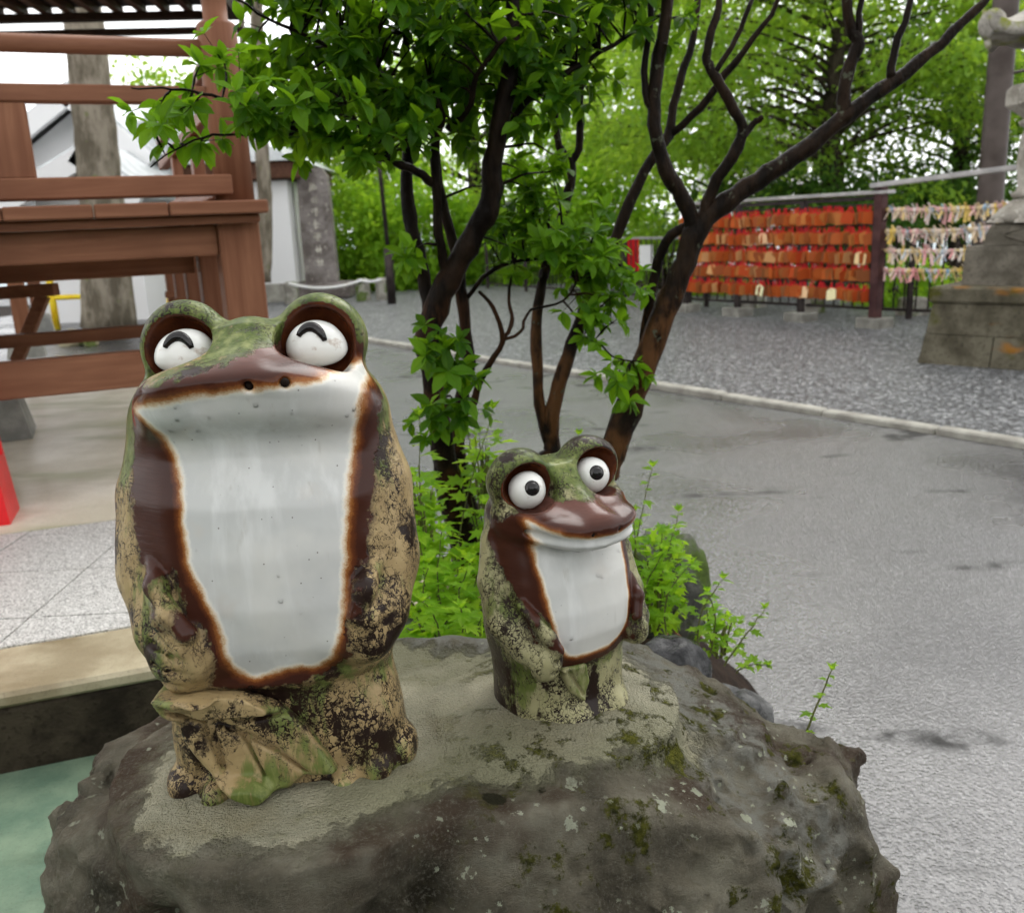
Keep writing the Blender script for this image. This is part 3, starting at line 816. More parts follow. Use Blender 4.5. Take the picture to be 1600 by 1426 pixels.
def sp(px, py, yo): return ((px - 875) / 410, (1090 - py) / 410 + 0.27 * yo)
SMALL = dict(at=SMALL_AT, rz=math.radians(31), h=0.0020,
    body=[(-0.05, .245, .215, .235), (.05, .24, .205, .235), (.14, .238, .20, .225), (.22, .246, .208, .22), (.28, .262, .228, .22), (.36, .276, .248, .22), (.45, .282, .246, .22),
          (.55, .28, .224, .215), (.64, .270, .194, .205), (.72, .256, .168, .195), (.79, .236, .150, .18), (.85, .208, .138, .16), (.90, .172, .112, .13), (.94, .125, .075, .095), (.97, .08, .05, .05), (1.1, .02, .02, .02)],
    top=0.945,
    snout=dict(c=(0, -.130, .768), r=(.200, .196, .052), tilt=0.0, droop=-0.022, groove=0.034, gr=0.006,
               chin=dict(c=(0, -.118, .712), r=(.188, .178, .036), k=0.035), ridge=((0.0, -.05, .868), (0.0, -.27, .785), .055, .030)),
    limbs=[dict(p=[(-.255, .02, .70), (-.285, -.02, .56), (-.282, -.08, .42), (-.235, -.16, .34), (-.185, -.215, .30)], r=[.03, .042, .05, .05, .048], k=.035),
           dict(p=[(.255, .02, .70), (.285, -.02, .56), (.282, -.08, .42), (.245, -.16, .34), (.21, -.20, .30)], r=[.03, .042, .05, .048, .042], k=.035),
           dict(p=[(-.24, -.15, .50), (-.222, -.20, .455), (-.19, -.235, .40), (-.165, -.25, .35)], r=[.022, .023, .022, .022], k=.008),
           dict(p=[(.24, -.14, .49), (.225, -.20, .44), (.20, -.225, .37)], r=[.02, .021, .02], k=.008)],
    lumps=[((-.19, -.205, .30), (.062, .055, .075), .012), ((.21, -.195, .31), (.05, .055, .06), .012), ((-.05, -.16, .02), (.09, .09, .06), .05), ((.10, -.15, .02), (.09, .09, .06), .05)],
    groove=[((-.02, -.26, .0), (-.02, -.24, .12), .008, .02), ((-.26, -.16, .29), (-.17, -.265, .27), .008, .012), ((-.25, -.19, .33), (-.16, -.275, .31), .007, .012)],
    eyes=[dict(c=(-.146, -.010, .900), r=(.118, .100, .110), hc=(-.150, -.096, .892), hr=(.096, .110, .086), bc=(-.140, -.052, .872), br=(.066, .066, .066), gaze=(-.20, -.90, .36), kind='round'),
          dict(c=(.146, -.010, .905), r=(.118, .100, .110), hc=(.142, -.096, .897), hr=(.096, .110, .086), bc=(.136, -.052, .878), br=(.066, .066, .066), gaze=(-.24, -.90, .36), kind='round')],
    nostrils=[(-.056, -.328, .762), (.050, -.329, .762)], nin=0.012,
    belly=[(-.215, .800), (-.17, .782), (-.10, .760), (0, .750), (.10, .760), (.17, .782), (.215, .800), (.208, .72), (.188, .64), (.182, .54), (.176, .44), (.165, .37), (.135, .32), (.07, .290), (-.02, .284), (-.09, .294), (-.135, .335), (-.152, .40), (-.170, .50), (-.178, .60), (-.188, .70)],
    brown=[(-.275, .76), (-.225, .815), (-.12, .838), (-.03, .842), (.04, .842), (.13, .838), (.225, .815), (.26, .76), (.255, .66), (.245, .56), (.238, .46), (.225, .38), (.20, .31), (.10, .255), (-.05, .248), (-.14, .258), (-.20, .31), (-.225, .40), (-.24, .50), (-.26, .60), (-.275, .68)],
    keep_skin=[((-.195, -.205, .30), (.068, .10, .080)), ((-.20, -.225, .42), (.034, .05, .06)), ((.215, -.19, .32), (.05, .08, .07))],
    back=0.0,
    dark=lambda x, y, z: 0.44 + np.where(z < 0.25, 0.25, 0.0) - np.where((z > 0.72) & (y < -.05), 0.22, 0),
    drops=12, drop_z=0.69,
    flaps=[dict(name='leaf', off=0.008, th=0.012, poly=[(-.14, .26), (-.03, .255), (-.01, .18), (-.035, .10), (-.09, .15)], veins=[((-.10, .24), (-.04, .13), .006)], dk=0.1)])
M_GLAZE_SMALL = mat_glaze('dark_mottled_glaze', 4.1, 0.70, 0.62, (0.13, 0.12, 0.055), (0.34, 0.32, 0.18))
frog_small = make_frog('frog_figurine', 0.372, SMALL, M_GLAZE_SMALL, 'small glazed frog with round open eyes and pointed snout')
# ------------------------------------------------------------ materials of the place
def mat_asphalt():
    m = Mt('wet_asphalt'); co = m.world()
    v = m.n('ShaderNodeTexVoronoi', i_Vector=co, i_Scale=105.0)
    n = m.noise(1.1, 4, co); n2 = m.noise(300, 2, co)
    agg = m.ramp(m.n('ShaderNodeSeparateColor', i_Color=v.outputs['Color']).outputs[0], [(0.0, (0.012, 0.012, 0.013)), (0.6, (0.046, 0.046, 0.048)), (1.0, (0.15, 0.15, 0.15))])
    col = m.mix(m.math('MULTIPLY', m.step(v.outputs['Distance'], 0.35, 0.75), 0.75), agg, (0.014, 0.014, 0.016))
    dry = m.step(m.noise(0.8, 3, co), 0.35, 0.65)
    stain = m.math('MULTIPLY', m.step(m.noise(1.0, 2, m.vec(co, (0.9, 2.4, 1))), 0.58, 0.66), m.step(m.noise(5, 4, co), 0.38, 0.58))
    col = m.mix(m.math('MULTIPLY', stain, 0.8), col, (0.018, 0.017, 0.015))
    h = m.math('ADD', m.math('MULTIPLY', m.step(v.outputs['Distance'], 0.75, 0.1), 1.0), m.math('MULTIPLY', n2, 0.5))
    rg = m.mixf(dry, 0.24, 0.33)
    rg = m.mixf(stain, rg, 0.5)
    return m.fin(col, rg, m.bump(h, m.mixf(dry, 0.22, 0.42), 0.005), Specular_IOR_Level=m.mixf(stain, 0.8, 0.12), gain=1.0)
def mat_gravel():
    m = Mt('grey_gravel'); co = m.world()
    v = m.n('ShaderNodeTexVoronoi', i_Vector=co, i_Scale=36.0)
    v2 = m.n('ShaderNodeTexVoronoi', i_Vector=co, i_Scale=60.0)
    c = m.n('ShaderNodeSeparateColor', i_Color=v.outputs['Color']).outputs[0]
    col = m.ramp(c, [(0.0, (0.028, 0.030, 0.034)), (0.45, (0.095, 0.10, 0.106)), (0.8, (0.20, 0.207, 0.212)), (1.0, (0.38, 0.385, 0.385))])
    col = m.mix(m.step(v.outputs['Distance'], 0.45, 0.85), col, (0.02, 0.02, 0.022))
    col = m.mix(m.math('MULTIPLY', m.noise(0.5, 4, co), 0.22), col, (0.16, 0.155, 0.14))
    h = m.math('ADD', m.step(v.outputs['Distance'], 0.9, 0.0), m.math('MULTIPLY', m.step(v2.outputs['Distance'], 0.9, 0.0), 0.4))
    return m.fin(col, 0.36, m.bump(h, 0.9, 0.014), Specular_IOR_Level=0.15)
def mat_concrete(name, a, b, sc=3.0, rough=0.55, stain=None, wet=0.0):
    m = Mt(name); co = m.world()
    n = m.noise(sc, 5, co, 0.6)
    col = m.mix(m.step(n, 0.35, 0.68), a, b)
    if stain: col = m.mix(m.math('MULTIPLY', m.step(m.noise(sc * 0.6, 4, m.vec(co, (0.6, 1.8, 1))), 0.5, 0.68), 0.8), col, stain)
    col = m.mix(m.math('MULTIPLY', m.step(m.noise(170, 2, co), 0.55, 0.7), 0.25), col, (0.05, 0.05, 0.04))
    return m.fin(col, rough, m.bump(m.noise(120, 4, co), 0.25, 0.004), Coat_Weight=wet, Coat_Roughness=0.2)
def mat_granite():
    m = Mt('speckled_granite'); co = m.world()
    v = m.n('ShaderNodeTexVoronoi', i_Vector=co, i_Scale=240.0)
    c = m.n('ShaderNodeSeparateColor', i_Color=v.outputs['Color']).outputs[0]
    col = m.ramp(c, [(0.0, (0.09, 0.09, 0.09)), (0.25, (0.24, 0.235, 0.225)), (0.6, (0.40, 0.395, 0.38)), (1.0, (0.55, 0.54, 0.52))])
    col = m.mix(m.math('MULTIPLY', m.noise(4, 4, co), 0.35), col, (0.30, 0.29, 0.25))
    return m.fin(col, 0.42, m.bump(m.noise(250, 2, co), 0.2, 0.002))
def mat_wood(name, a, b, along=0, rough=0.5, coat=0.15, sc=1.0):
    """grain runs along the local axis given"""
    m = Mt(name); co = m.obj()
    s_ = [26 * sc] * 3; s_[along] = 1.6 * sc
    g = m.noise(1.0, 6, m.vec(co, tuple(s_)), 0.62, 0.6)
    g2 = m.noise(2.0, 3, co)
    col = m.ramp(g, [(0.3, a), (0.52, tuple((x + y) / 2 for x, y in zip(a, b))), (0.72, b)])
    col = m.mix(m.math('MULTIPLY', m.step(g2, 0.4, 0.7), 0.4), col, tuple(x * 0.7 for x in a))
    col = m.mix(m.math('MULTIPLY', m.rnd(), 0.22), col, tuple(x * 0.55 for x in a))
    return m.fin(col, m.mixf(g2, rough - 0.08, rough + 0.1), m.bump(g, 0.25, 0.004), Coat_Weight=coat * 0.15, Coat_Roughness=0.3)
def mat_plain(name, a, b, sc=8.0, rough=0.5, metal=0.0, bump=0.1, coat=0.0):
    m = Mt(name)
    n = m.noise(sc, 4)
    return m.fin(m.mix(m.step(n, 0.35, 0.65), a, b), m.mixf(n, rough - 0.06, rough + 0.08), m.bump(n, bump, 0.005), Metallic=metal, Coat_Weight=coat)
def mat_stone(name, a, b, moss=None, sc=6.0, rough=0.7, lich=None, orange=None):
    m = Mt(name); co = m.world()
    n = m.noise(sc, 6, co, 0.62); n2 = m.noise(sc * 9, 4, co, 0.65)
    col = m.mix(m.step(n, 0.36, 0.64), a, b)
    col = m.mix(m.math('MULTIPLY', m.step(n2, 0.52, 0.7), 0.6), col, tuple(x * 0.4 for x in a))
    if lich: col = m.mix(m.math('MULTIPLY', m.step(m.noise(sc * 5, 4, co, 0.7), 0.60, 0.66), 0.8), col, lich)
    if moss: col = m.mix(m.step(m.noise(sc * 0.55, 5, co, 0.65), 0.50, 0.60), col, m.mix(n2, moss, tuple(x * 2.2 for x in moss)))
    if orange: col = m.mix(m.math('MULTIPLY', m.step(m.noise(sc * 0.45, 3, m.vec(co, (1, 1, 1.6))), 0.60, 0.68), 0.8), col, orange)
    return m.fin(col, m.mixf(n2, rough - 0.15, rough + 0.15), m.bump(m.math('ADD', n, m.math('MULTIPLY', n2, 0.5)), 0.6, 0.02))
def mat_leaf(name, dark, mid, light, trans=0.35, rough=0.35, vary=None):
    m = Mt(name)
    r_ = m.attr('var') if vary != 'obj' else m.rnd()
    col = m.ramp(r_, [(0.0, dark), (0.55, mid), (1.0, light)])
    m.fin(col, rough, None, Specular_IOR_Level=0.1)
    tr = m.n('ShaderNodeBsdfTranslucent')
    m.set(tr.inputs['Color'], m.lift(m.mix(0.55, col, (light[0] * 2.6, light[1] * 2.4, light[2] * 0.9)), 1.45))
    mx = m.n('ShaderNodeMixShader'); mx.inputs[0].default_value = trans
    m.t.links.new(m.b.outputs[0], mx.inputs[1]); m.t.links.new(tr.outputs[0], mx.inputs[2])
    m.t.links.new(mx.outputs[0], m.out.inputs['Surface'])
    return m.m
def mat_bark(name, a, b, patch=None, sc=1.0, rough=0.42, lich=None, gain=1.0):
    m = Mt(name); co = m.world()
    n = m.noise(26 * sc, 5, m.vec(co, (1, 1, 0.35)), 0.65); n2 = m.noise(7 * sc, 3, co)
    col = m.mix(m.step(n, 0.38, 0.66), a, b)
    if patch:                                     # the outer bark has peeled off the lower trunk
        zc = m.n('ShaderNodeSeparateXYZ', i_Vector=co).outputs['Z']
        col = m.mix(m.math('MULTIPLY', m.math('MULTIPLY', m.step(n2, 0.46, 0.58), m.step(n, 0.35, 0.55)), m.step(zc, 1.45, 1.2)), col, patch)
    if lich: col = m.mix(m.step(m.noise(30 * sc, 4, co, 0.7), 0.63, 0.68), col, lich)
    return m.fin(col, m.mixf(n, rough - 0.12, rough + 0.15), m.bump(n, 0.8, 0.014 / sc), Specular_IOR_Level=0.05, gain=gain)

M_ASPH, M_GRAV, M_GRAN = mat_asphalt(), mat_gravel(), mat_granite()
M_CONC = mat_concrete('pale_concrete', (0.42, 0.385, 0.30), (0.56, 0.53, 0.45), 2.2, 0.5, (0.27, 0.27, 0.15), 0.2)
M_GREENC = mat_concrete('green_painted_concrete', (0.070, 0.115, 0.080), (0.135, 0.185, 0.125), 5.0, 0.4, (0.050, 0.070, 0.045), 0.3)
M_KERB = mat_concrete('kerb_stone_grey', (0.20, 0.19, 0.165), (0.32, 0.31, 0.27), 5.0, 0.55)
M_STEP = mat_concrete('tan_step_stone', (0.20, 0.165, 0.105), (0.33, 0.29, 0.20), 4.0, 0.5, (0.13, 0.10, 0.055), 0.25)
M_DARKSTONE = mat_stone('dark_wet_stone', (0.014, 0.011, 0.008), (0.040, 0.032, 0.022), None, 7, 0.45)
M_SOIL = mat_stone('dark_mulch', (0.010, 0.007, 0.005), (0.026, 0.017, 0.012), None, 14, 0.75)
M_DECK = [mat_wood('deck_wood_%s' % n, (0.122, 0.051, 0.029), (0.210, 0.100, 0.058), i, 0.46, 0.2) for i, n in enumerate(('x', 'y', 'z'))]
M_ENDGRAIN = mat_wood('deck_end_grain', (0.09, 0.036, 0.022), (0.22, 0.10, 0.062), 2, 0.55, 0.1, 1.3)

# ------------------------------------------------------------ ground sheets
def sheet(name, poly, z, mat, kind='structure', th=None):
    n = len(poly)
    mb = MB()
    if th is None:
        mb.add([(x, y, z) for x, y in poly], [tuple(range(n))])
    else:
        vs = [(x, y, z) for x, y in poly] + [(x, y, z - th) for x, y in poly]
        mb.add(vs, [tuple(range(n)), tuple(range(2 * n - 1, n - 1, -1))] + [(i, i + n, (i + 1) % n + n, (i + 1) % n)[::-1] for i in range(n)])
    o = mb.build(name, mat); o['kind'] = kind
    me = o.data
    bm = bmesh.new(); bm.from_mesh(me); bmesh.ops.recalc_face_normals(bm, faces=bm.faces)
    for f in bm.faces:
        if th is None and f.normal.z < 0: f.normal_flip()
    bm.to_mesh(me); bm.free()
    return o
sheet('ground', [(-300, -300), (300, -300), (300, -20), (22, -5), (22, 18), (7, 23), (2.5, 34), (-300, 60)], -0.03, M_SOIL)
K1, K2 = G(570, 535), G(1600, 702)
kd = (K2 - K1).normalized(); kn = Vector((-kd.y, kd.x, 0))
if kn.y < 0: kn = -kn
ka, kb = K1 - kd * 14, K2 + kd * 9
sheet('asphalt_road', [(-30, -60), (40, -60), (40, -6), (kb.x, kb.y), (ka.x, ka.y), (-12, 14)], 0.0, M_ASPH)
gk = kn * 0.13
sheet('gravel_yard', [(ka.x + gk.x, ka.y + gk.y), (kb.x + gk.x, kb.y + gk.y), (12, 12), (6.2, 15.2), (3.4, 19), (1.5, 28.5), (-30, 32), (-30, 22)], 0.004, M_GRAV)
kerb = empty('kerb', (0, 0, 0)); kerb['kind'] = 'structure'
L = (kb - ka).length; t = 0.0; kk = 0
while t < L:
    ln = 0.92 + 0.05 * math.sin(kk * 2.1)
    p = ka + kd * (t + ln / 2) + kn * 0.065
    mb = MB().box((0, 0, 0), (ln - 0.022, 0.115, 0.12), None, 0.012)
    if kk == 0: kme = None
    o = mb.build('kerb_stone', M_KERB, kerb, (p.x, p.y, -0.012 + 0.006 * math.sin(kk * 1.3)))
    o.rotation_euler = (0.02 * math.sin(kk), 0, math.atan2(kd.y, kd.x) + 0.008 * math.sin(kk * 3.3))
    t += ln; kk += 1

# raised forecourt on the left: granite slabs, stone edge, green floor in front
FZ = 0.40
E0, E1 = G(0, 1085, FZ), G(250, 1040, FZ)          # front edge of the step
ed = (E1 - E0).normalized(); en = Vector((-ed.y, ed.x, 0))
if en.y < 0: en = -en
def fl(u_, v_, z=FZ): q = E0 + ed * u_ + en * v_; return (q.x, q.y, z)
sw = (G(0, 1012, FZ) - E0).dot(en)                 # depth of the stone edge
gw = (G(0, 835, FZ) - E0).dot(en)                  # start of the concrete
u_end = 1.15
ro = math.atan2(ed.y, ed.x)
step_edge = empty('step_edge', (0, 0, 0)); step_edge['kind'] = 'structure'
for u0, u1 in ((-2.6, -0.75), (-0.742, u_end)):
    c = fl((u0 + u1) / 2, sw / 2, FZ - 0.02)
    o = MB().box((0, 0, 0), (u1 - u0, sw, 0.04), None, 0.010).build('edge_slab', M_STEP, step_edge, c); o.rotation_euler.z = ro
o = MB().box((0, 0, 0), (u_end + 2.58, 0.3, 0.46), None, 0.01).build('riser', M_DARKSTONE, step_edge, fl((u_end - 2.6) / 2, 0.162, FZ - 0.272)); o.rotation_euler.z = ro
paving = empty('granite_paving', (0, 0, 0)); paving['kind'] = 'structure'
ta = math.radians(-18); tx = (ed * math.cos(ta) + en * math.sin(ta)); ty = (-ed * math.sin(ta) + en * math.cos(ta))
def clip_poly(poly, f):
    out = []
    for i in range(len(poly)):
        a, b = poly[i], poly[(i + 1) % len(poly)]
        fa, fb = f(a), f(b)
        if fa >= 0: out.append(a)
        if (fa >= 0) != (fb >= 0):
            t_ = fa / (fa - fb); out.append((a[0] + (b[0] - a[0]) * t_, a[1] + (b[1] - a[1]) * t_))
    return out
ts = 0.40
for i in range(-12, 12):
    for j in range(-8, 14):
        cs = []
        for du, dv in ((0, 0), (1, 0), (1, 1), (0, 1)):
            off = 0.003
            a_ = (i + du) * ts + (off if du == 0 else -off); b_ = (j + dv) * ts + (off if dv == 0 else -off)
            q = tx * a_ + ty * b_
            cs.append((q.dot(ed), q.dot(en) + sw + 0.2))
        for f in (lambda p: p[0] + 2.6, lambda p: u_end - p[0], lambda p: p[1] - sw - 0.004, lambda p: gw - 0.004 - p[1]):
            cs = clip_poly(cs, f) if len(cs) > 2 else cs
        if len(cs) < 3: continue
        zz = FZ + random.uniform(-0.0012, 0.0012)
        n = len(cs)
        vs = [fl(p[0], p[1], zz) for p in cs] + [fl(p[0], p[1], zz - 0.03) for p in cs]
        mb = MB().add(vs, [tuple(range(n))] + [(k, k + n, (k + 1) % n + n, (k + 1) % n) for k in range(n)])
        mb.build('slab', M_GRAN, paving)
def rectsheet(name, u0, u1, v0, v1, z, mat, th):
    return sheet(name, [fl(u0, v0)[:2], fl(u1, v0)[:2], fl(u1, v1)[:2], fl(u0, v1)[:2]], z, mat, 'structure', th)
rectsheet('paving_bed', -2.6, u_end, sw + 0.002, gw + 0.05, FZ - 0.008, M_DARKSTONE, 0.5)
rectsheet('concrete_floor', -9.0, u_end + 0.05, gw, gw + 5.6, FZ + 0.002, M_CONC, 0.5)
sheet('green_floor', [fl(-2.6, 0.04)[:2], fl(u_end - 0.02, 0.04)[:2], (-0.62, 1.6), (-0.62, -0.5), (-3, -0.5)], 0.185, M_GREENC, 'structure', 0.3)

# soil bed between boulder and road
def bed_h(x, y):
    r_ = np.sqrt(((x - 0.10) / 0.58) ** 2 + ((y - 2.35) / 0.80) ** 2)
    return 0.46 * np.clip(1.18 - r_, 0, 0.62) / 0.62
gx, gy = np.meshgrid(np.linspace(-0.75, 1.1, 90), np.linspace(1.45, 3.4, 90), indexing='ij')
gz = bed_h(gx, gy) + fbm(np.stack([gx, gy, gx * 0], -1), 9, 4) * 0.025 * (bed_h(gx, gy) > 0.02) - 0.05
Vb = np.stack([gx, gy, gz], -1).reshape(-1, 3); ii = np.arange(90 * 90).reshape(90, 90)
Fb = np.stack([ii[:-1, :-1], ii[1:, :-1], ii[1:, 1:], ii[:-1, 1:]], -1).reshape(-1, 4)
o = mesh_np('planting_bed', Vb, Fb, M_SOIL); o['kind'] = 'structure'
# ------------------------------------------------------------ wooden stage on the left
SR = math.radians(23.0)
C0 = W(366, 320, 4.0)
STG = empty('wooden_stage', (C0.x, C0.y, FZ), SR)
tag(STG, 'reddish brown timber stage with railing on tall square legs', 'stage')
def sloc(p):                                   # world point -> stage coordinates
    d_ = Vector(p) - STG.location
    c, s_ = math.cos(-SR), math.sin(-SR)
    return Vector((d_.x * c - d_.y * s_, d_.x * s_ + d_.y * c, d_.z))
def front_z(px, py, y_loc=0.0):                # height of a pixel on the stage's front plane
    v = ray(px, py); nrm = Vector((-math.sin(SR), math.cos(SR), 0))
    p0 = Vector(STG.location) + nrm * y_loc
    t_ = (p0 - CAM).dot(nrm) / v.dot(nrm)
    return sloc(CAM + v * t_)
def sbox(name, x0, x1, y0, y1, z0, z1, along=0, bevel=0.006, mat=None, parent=None):
    o = MB().box((0, 0, 0), (x1 - x0, y1 - y0, z1 - z0), None, bevel).build(name, mat or M_DECK[along], parent or STG, ((x0 + x1) / 2, (y0 + y1) / 2, (z0 + z1) / 2))
    return o
zs = lambda px, py, yl=0.0: front_z(px, py, yl).z
z_pl1, z_pl0 = zs(200, 318, -0.2), zs(200, 340, -0.2)        # plank band
z_be0 = zs(200, 406, -0.08)
XL = -3.4                                                      # stage runs out of view to the left
xr = front_z(366, 330).x
lw = 0.165
# legs along the front and back down the right side
for lx, ly in ((xr, 0), (xr - 2.4, 0)):
    sbox('leg', lx - lw / 2, lx + lw / 2, ly - lw / 2, ly + lw / 2, 0.0, z_pl0 - 0.002, 2)
for k, ly in enumerate((0.95, 1.9, 2.85, 3.8)):
    sbox('leg', xr - lw / 2, xr + lw / 2, ly - lw / 2, ly + lw / 2, 0.0, z_pl0 - 0.002, 2)
    sbox('leg', xr - 2.4 - lw / 2, xr - 2.4 + lw / 2, ly - lw / 2, ly + lw / 2, 0.0, z_pl0 - 0.002, 2)
# planks: laid front to back so that the front shows their ends
px_edges = [xr + 0.27, xr - 0.09, xr - 0.44, xr - 0.79, xr - 1.14, xr - 1.49, xr - 1.84, xr - 2.19, xr - 2.54, xr - 2.89, xr - 3.24]
cuts = [front_z(q, 330, -0.2).x for q in (420, 264, 146, 2)]
edges = cuts + [cuts[-1] - 0.36 * k for k in range(1, 6)]
for a, b in zip(edges[:-1], edges[1:]):
    sbox('plank', b + 0.002, a - 0.002, -0.22, 4.1, z_pl0 + random.uniform(0, 0.002), z_pl1, 1, 0.006, M_DECK[0])
sbox('edge_board', XL, edges[0] - 0.03, -0.16, -0.10, z_pl0 - 0.035, z_pl0 - 0.001, 0)
sbox('beam', XL, xr - lw / 2 - 0.001, -0.055, 0.055, z_be0, z_pl0 - 0.037, 0)
sbox('beam', XL, xr - lw / 2 - 0.001, 3.75, 3.86, z_be0, z_pl0 - 0.037, 0)
sbox('side_beam', xr - 0.055, xr + 0.055, lw / 2 + 0.001, 3.72, z_be0 + 0.03, z_pl0 - 0.037, 1)
for k in range(5):
    sbox('joist', xr - 2.55 + k * 0.46, xr - 2.47 + k * 0.46, 0.07, 3.72, z_be0 + 0.06, z_pl0 - 0.04, 1)
sbox('ledger', XL, xr - 0.10, 0.95, 1.05, z_be0 - 0.10, z_be0 + 0.02, 0)
# low tie beams
zt0, zt1 = zs(120, 612), zs(120, 556)
sbox('tie_beam', XL, xr - lw / 2 - 0.001, -0.045, 0.045, zt0, zt1, 0)
sbox('tie_beam', xr - 2.3, xr - 0.09, 1.86, 1.94, zt0 + 0.02, zt1 - 0.05, 0)
for ly in (0.0, 0.95, 1.9, 2.85):
    sbox('side_tie', xr - 0.04, xr + 0.04, ly + lw / 2 + 0.001, ly + 0.95 - lw / 2 - 0.001, zt0 + 0.03, zt1 - 0.03, 1)
    sbox('wedge', xr - 0.11, xr + 0.11, ly + 0.88 - 0.12, ly + 0.88 - 0.09, zt1 + 0.0, zt1 + 0.05, 0)
# footings, brace and crossing boards seen under the deck at the left
MCF = mat_concrete('footing_concrete', (0.15, 0.15, 0.14), (0.25, 0.245, 0.225), 6, 0.6)
for px, py, s_ in ((22, 690, 0.34), (60, 560, 0.30), (78, 520, 0.26)):
    q = sloc(G(px, py, FZ))
    mb = MB().lathe([(s_ * 0.80, 0.0), (s_ * 0.62, 0.22)], (0, 0, 0), 4, math.pi / 4)
    mb.build('footing', MCF, STG, (q.x - 0.1, q.y + 0.2, 0.004))
    sbox('post', q.x - 0.17, q.x - 0.03, q.y + 0.13, q.y + 0.27, 0.226, z_be0 - 0.02, 2)
q0, q1 = sloc(W(26, 565, 5.6)), sloc(W(68, 462, 5.6))
MB().beam(q0, q1, 0.05, 0.07, 0.004).build('brace', M_DECK[0], STG)
q0, q1 = sloc(W(-60, 462, 5.4)), sloc(W(88, 452, 5.4))
MB().beam(q0, q1, 0.08, 0.07, 0.004).build('bracket_arm', M_DECK[0], STG)
# railing
pr = 0.078
zpt = zs(335, 36); ztop = zs(335, -6)
zrl = zs(150, 278, 0.0), zs(150, 311, 0.0)
zmid = zs(150, 134), zs(150, 162)
zrt = zs(150, 56), zs(150, 86)
xp = front_z(362, 260).x
MB().lathe([(pr, z_pl1), (pr, zpt - 0.012), (pr - 0.012, zpt), (pr - 0.030, zpt + 0.001), (pr - 0.030, ztop), (pr - 0.014, ztop + 0.02), (pr - 0.004, ztop + 0.07), (pr - 0.03, ztop + 0.13), (0.004, ztop + 0.17)], (0, 0, 0), 28).build('railing_post', M_DECK[2], STG, (xp, 0, 0), True)
sbox('bottom_rail', XL, xp - 0.015, -0.085, 0.06, zrl[1], zrl[0], 0)
sbox('middle_rail', XL, xp - 0.07, -0.035, 0.035, zmid[1], zmid[0], 0)
MB().tube([(XL, 0, (zrt[0] + zrt[1]) / 2), (xp - 0.05, 0, (zrt[0] + zrt[1]) / 2)], (zrt[0] - zrt[1]) / 2, 20).build('top_rail', M_DECK[0], STG, None, True)
for px in (14,):
    q = front_z(px, 220)
    sbox('baluster', q.x - 0.07, q.x + 0.075, -0.03, 0.03, zrl[0], zmid[1], 2)
    sbox('baluster', q.x - 0.11, q.x - 0.02, -0.03, 0.03, zmid[0], zrt[1] + 0.01, 2)
# railing running back from the corner, seen through the leaves
for nm, za, zb, hw in (('bottom_rail', zrl[1], zrl[0], 0.06), ('middle_rail', zmid[1], zmid[0], 0.035), ('top_rail', zrt[1], zrt[0], 0.03)):
    sbox(nm, xp - hw, xp + hw, pr, 3.8, za, zb, 1)
for ly in (1.3, 2.6):
    sbox('baluster', xp - 0.03, xp + 0.03, ly - 0.07, ly + 0.07, zrl[0], zmid[1], 2)

# red painted stand at the left edge
M_RED = mat_plain('red_paint', (0.42, 0.010, 0.014), (0.52, 0.018, 0.022), 6, 0.35, 0, 0.05, 0.3)
M_WHITE = mat_plain('white_paint', (0.70, 0.70, 0.68), (0.78, 0.78, 0.76), 5, 0.4, 0, 0.05)
rp = G(12, 830, FZ)
rs = empty('red_stand', (rp.x - 0.225, rp.y + 0.14, FZ + 0.002), ro)
tag(rs, 'red painted stand cut by the left edge of the picture', 'stand')
MB().add([(-0.17, -0.12, 0), (0.165, -0.12, 0), (0.165, 0.12, 0), (-0.17, 0.12, 0), (-0.17, -0.10, 0.62), (0.115, -0.10, 0.62), (0.115, 0.10, 0.62), (-0.17, 0.10, 0.62)],
         [(0, 3, 2, 1), (4, 5, 6, 7), (0, 1, 5, 4), (1, 2, 6, 5), (2, 3, 7, 6), (3, 0, 4, 7)]).build('panel', M_RED, rs)
MB().box((-0.03, 0, 0.645), (0.30, 0.22, 0.05), None, 0.006).build('top_board', M_WHITE, rs)
MB().box((0.168, -0.09, 0.30), (0.02, 0.03, 0.05), None, 0.003).build('latch', M_RED, rs)

# ------------------------------------------------------------ far left: pavilion eaves, cedar trunk, houses
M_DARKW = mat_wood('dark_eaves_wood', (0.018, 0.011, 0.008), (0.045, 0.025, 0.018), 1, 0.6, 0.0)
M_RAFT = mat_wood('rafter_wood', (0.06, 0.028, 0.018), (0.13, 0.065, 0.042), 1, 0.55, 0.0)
PY = 8.2
pv = empty('pavilion', (W(282, 40, PY).x, PY, 0.0), math.radians(6))
tag(pv, 'dark tiled pavilion with open rafters under its eaves behind the railing', 'pavilion')
pz = W(150, 34, PY + 2.5).z - 0.17
def pbox(n, x0, x1, y0, y1, z0, z1, mat, bv=0.004): return MB().box((0, 0, 0), (x1 - x0, y1 - y0, z1 - z0), None, bv).build(n, mat, pv, ((x0 + x1) / 2, (y0 + y1) / 2, (z0 + z1) / 2))
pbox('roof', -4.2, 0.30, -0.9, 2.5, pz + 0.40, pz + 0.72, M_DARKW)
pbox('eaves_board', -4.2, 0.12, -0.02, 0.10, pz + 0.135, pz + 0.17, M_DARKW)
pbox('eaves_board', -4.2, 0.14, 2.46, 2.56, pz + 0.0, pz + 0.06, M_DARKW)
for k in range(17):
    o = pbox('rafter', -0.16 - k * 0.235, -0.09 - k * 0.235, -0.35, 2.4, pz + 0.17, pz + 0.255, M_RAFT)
pbox('soffit', -4.2, 0.10, 0.10, 2.42, pz + 0.256, pz + 0.30, M_DARKW)
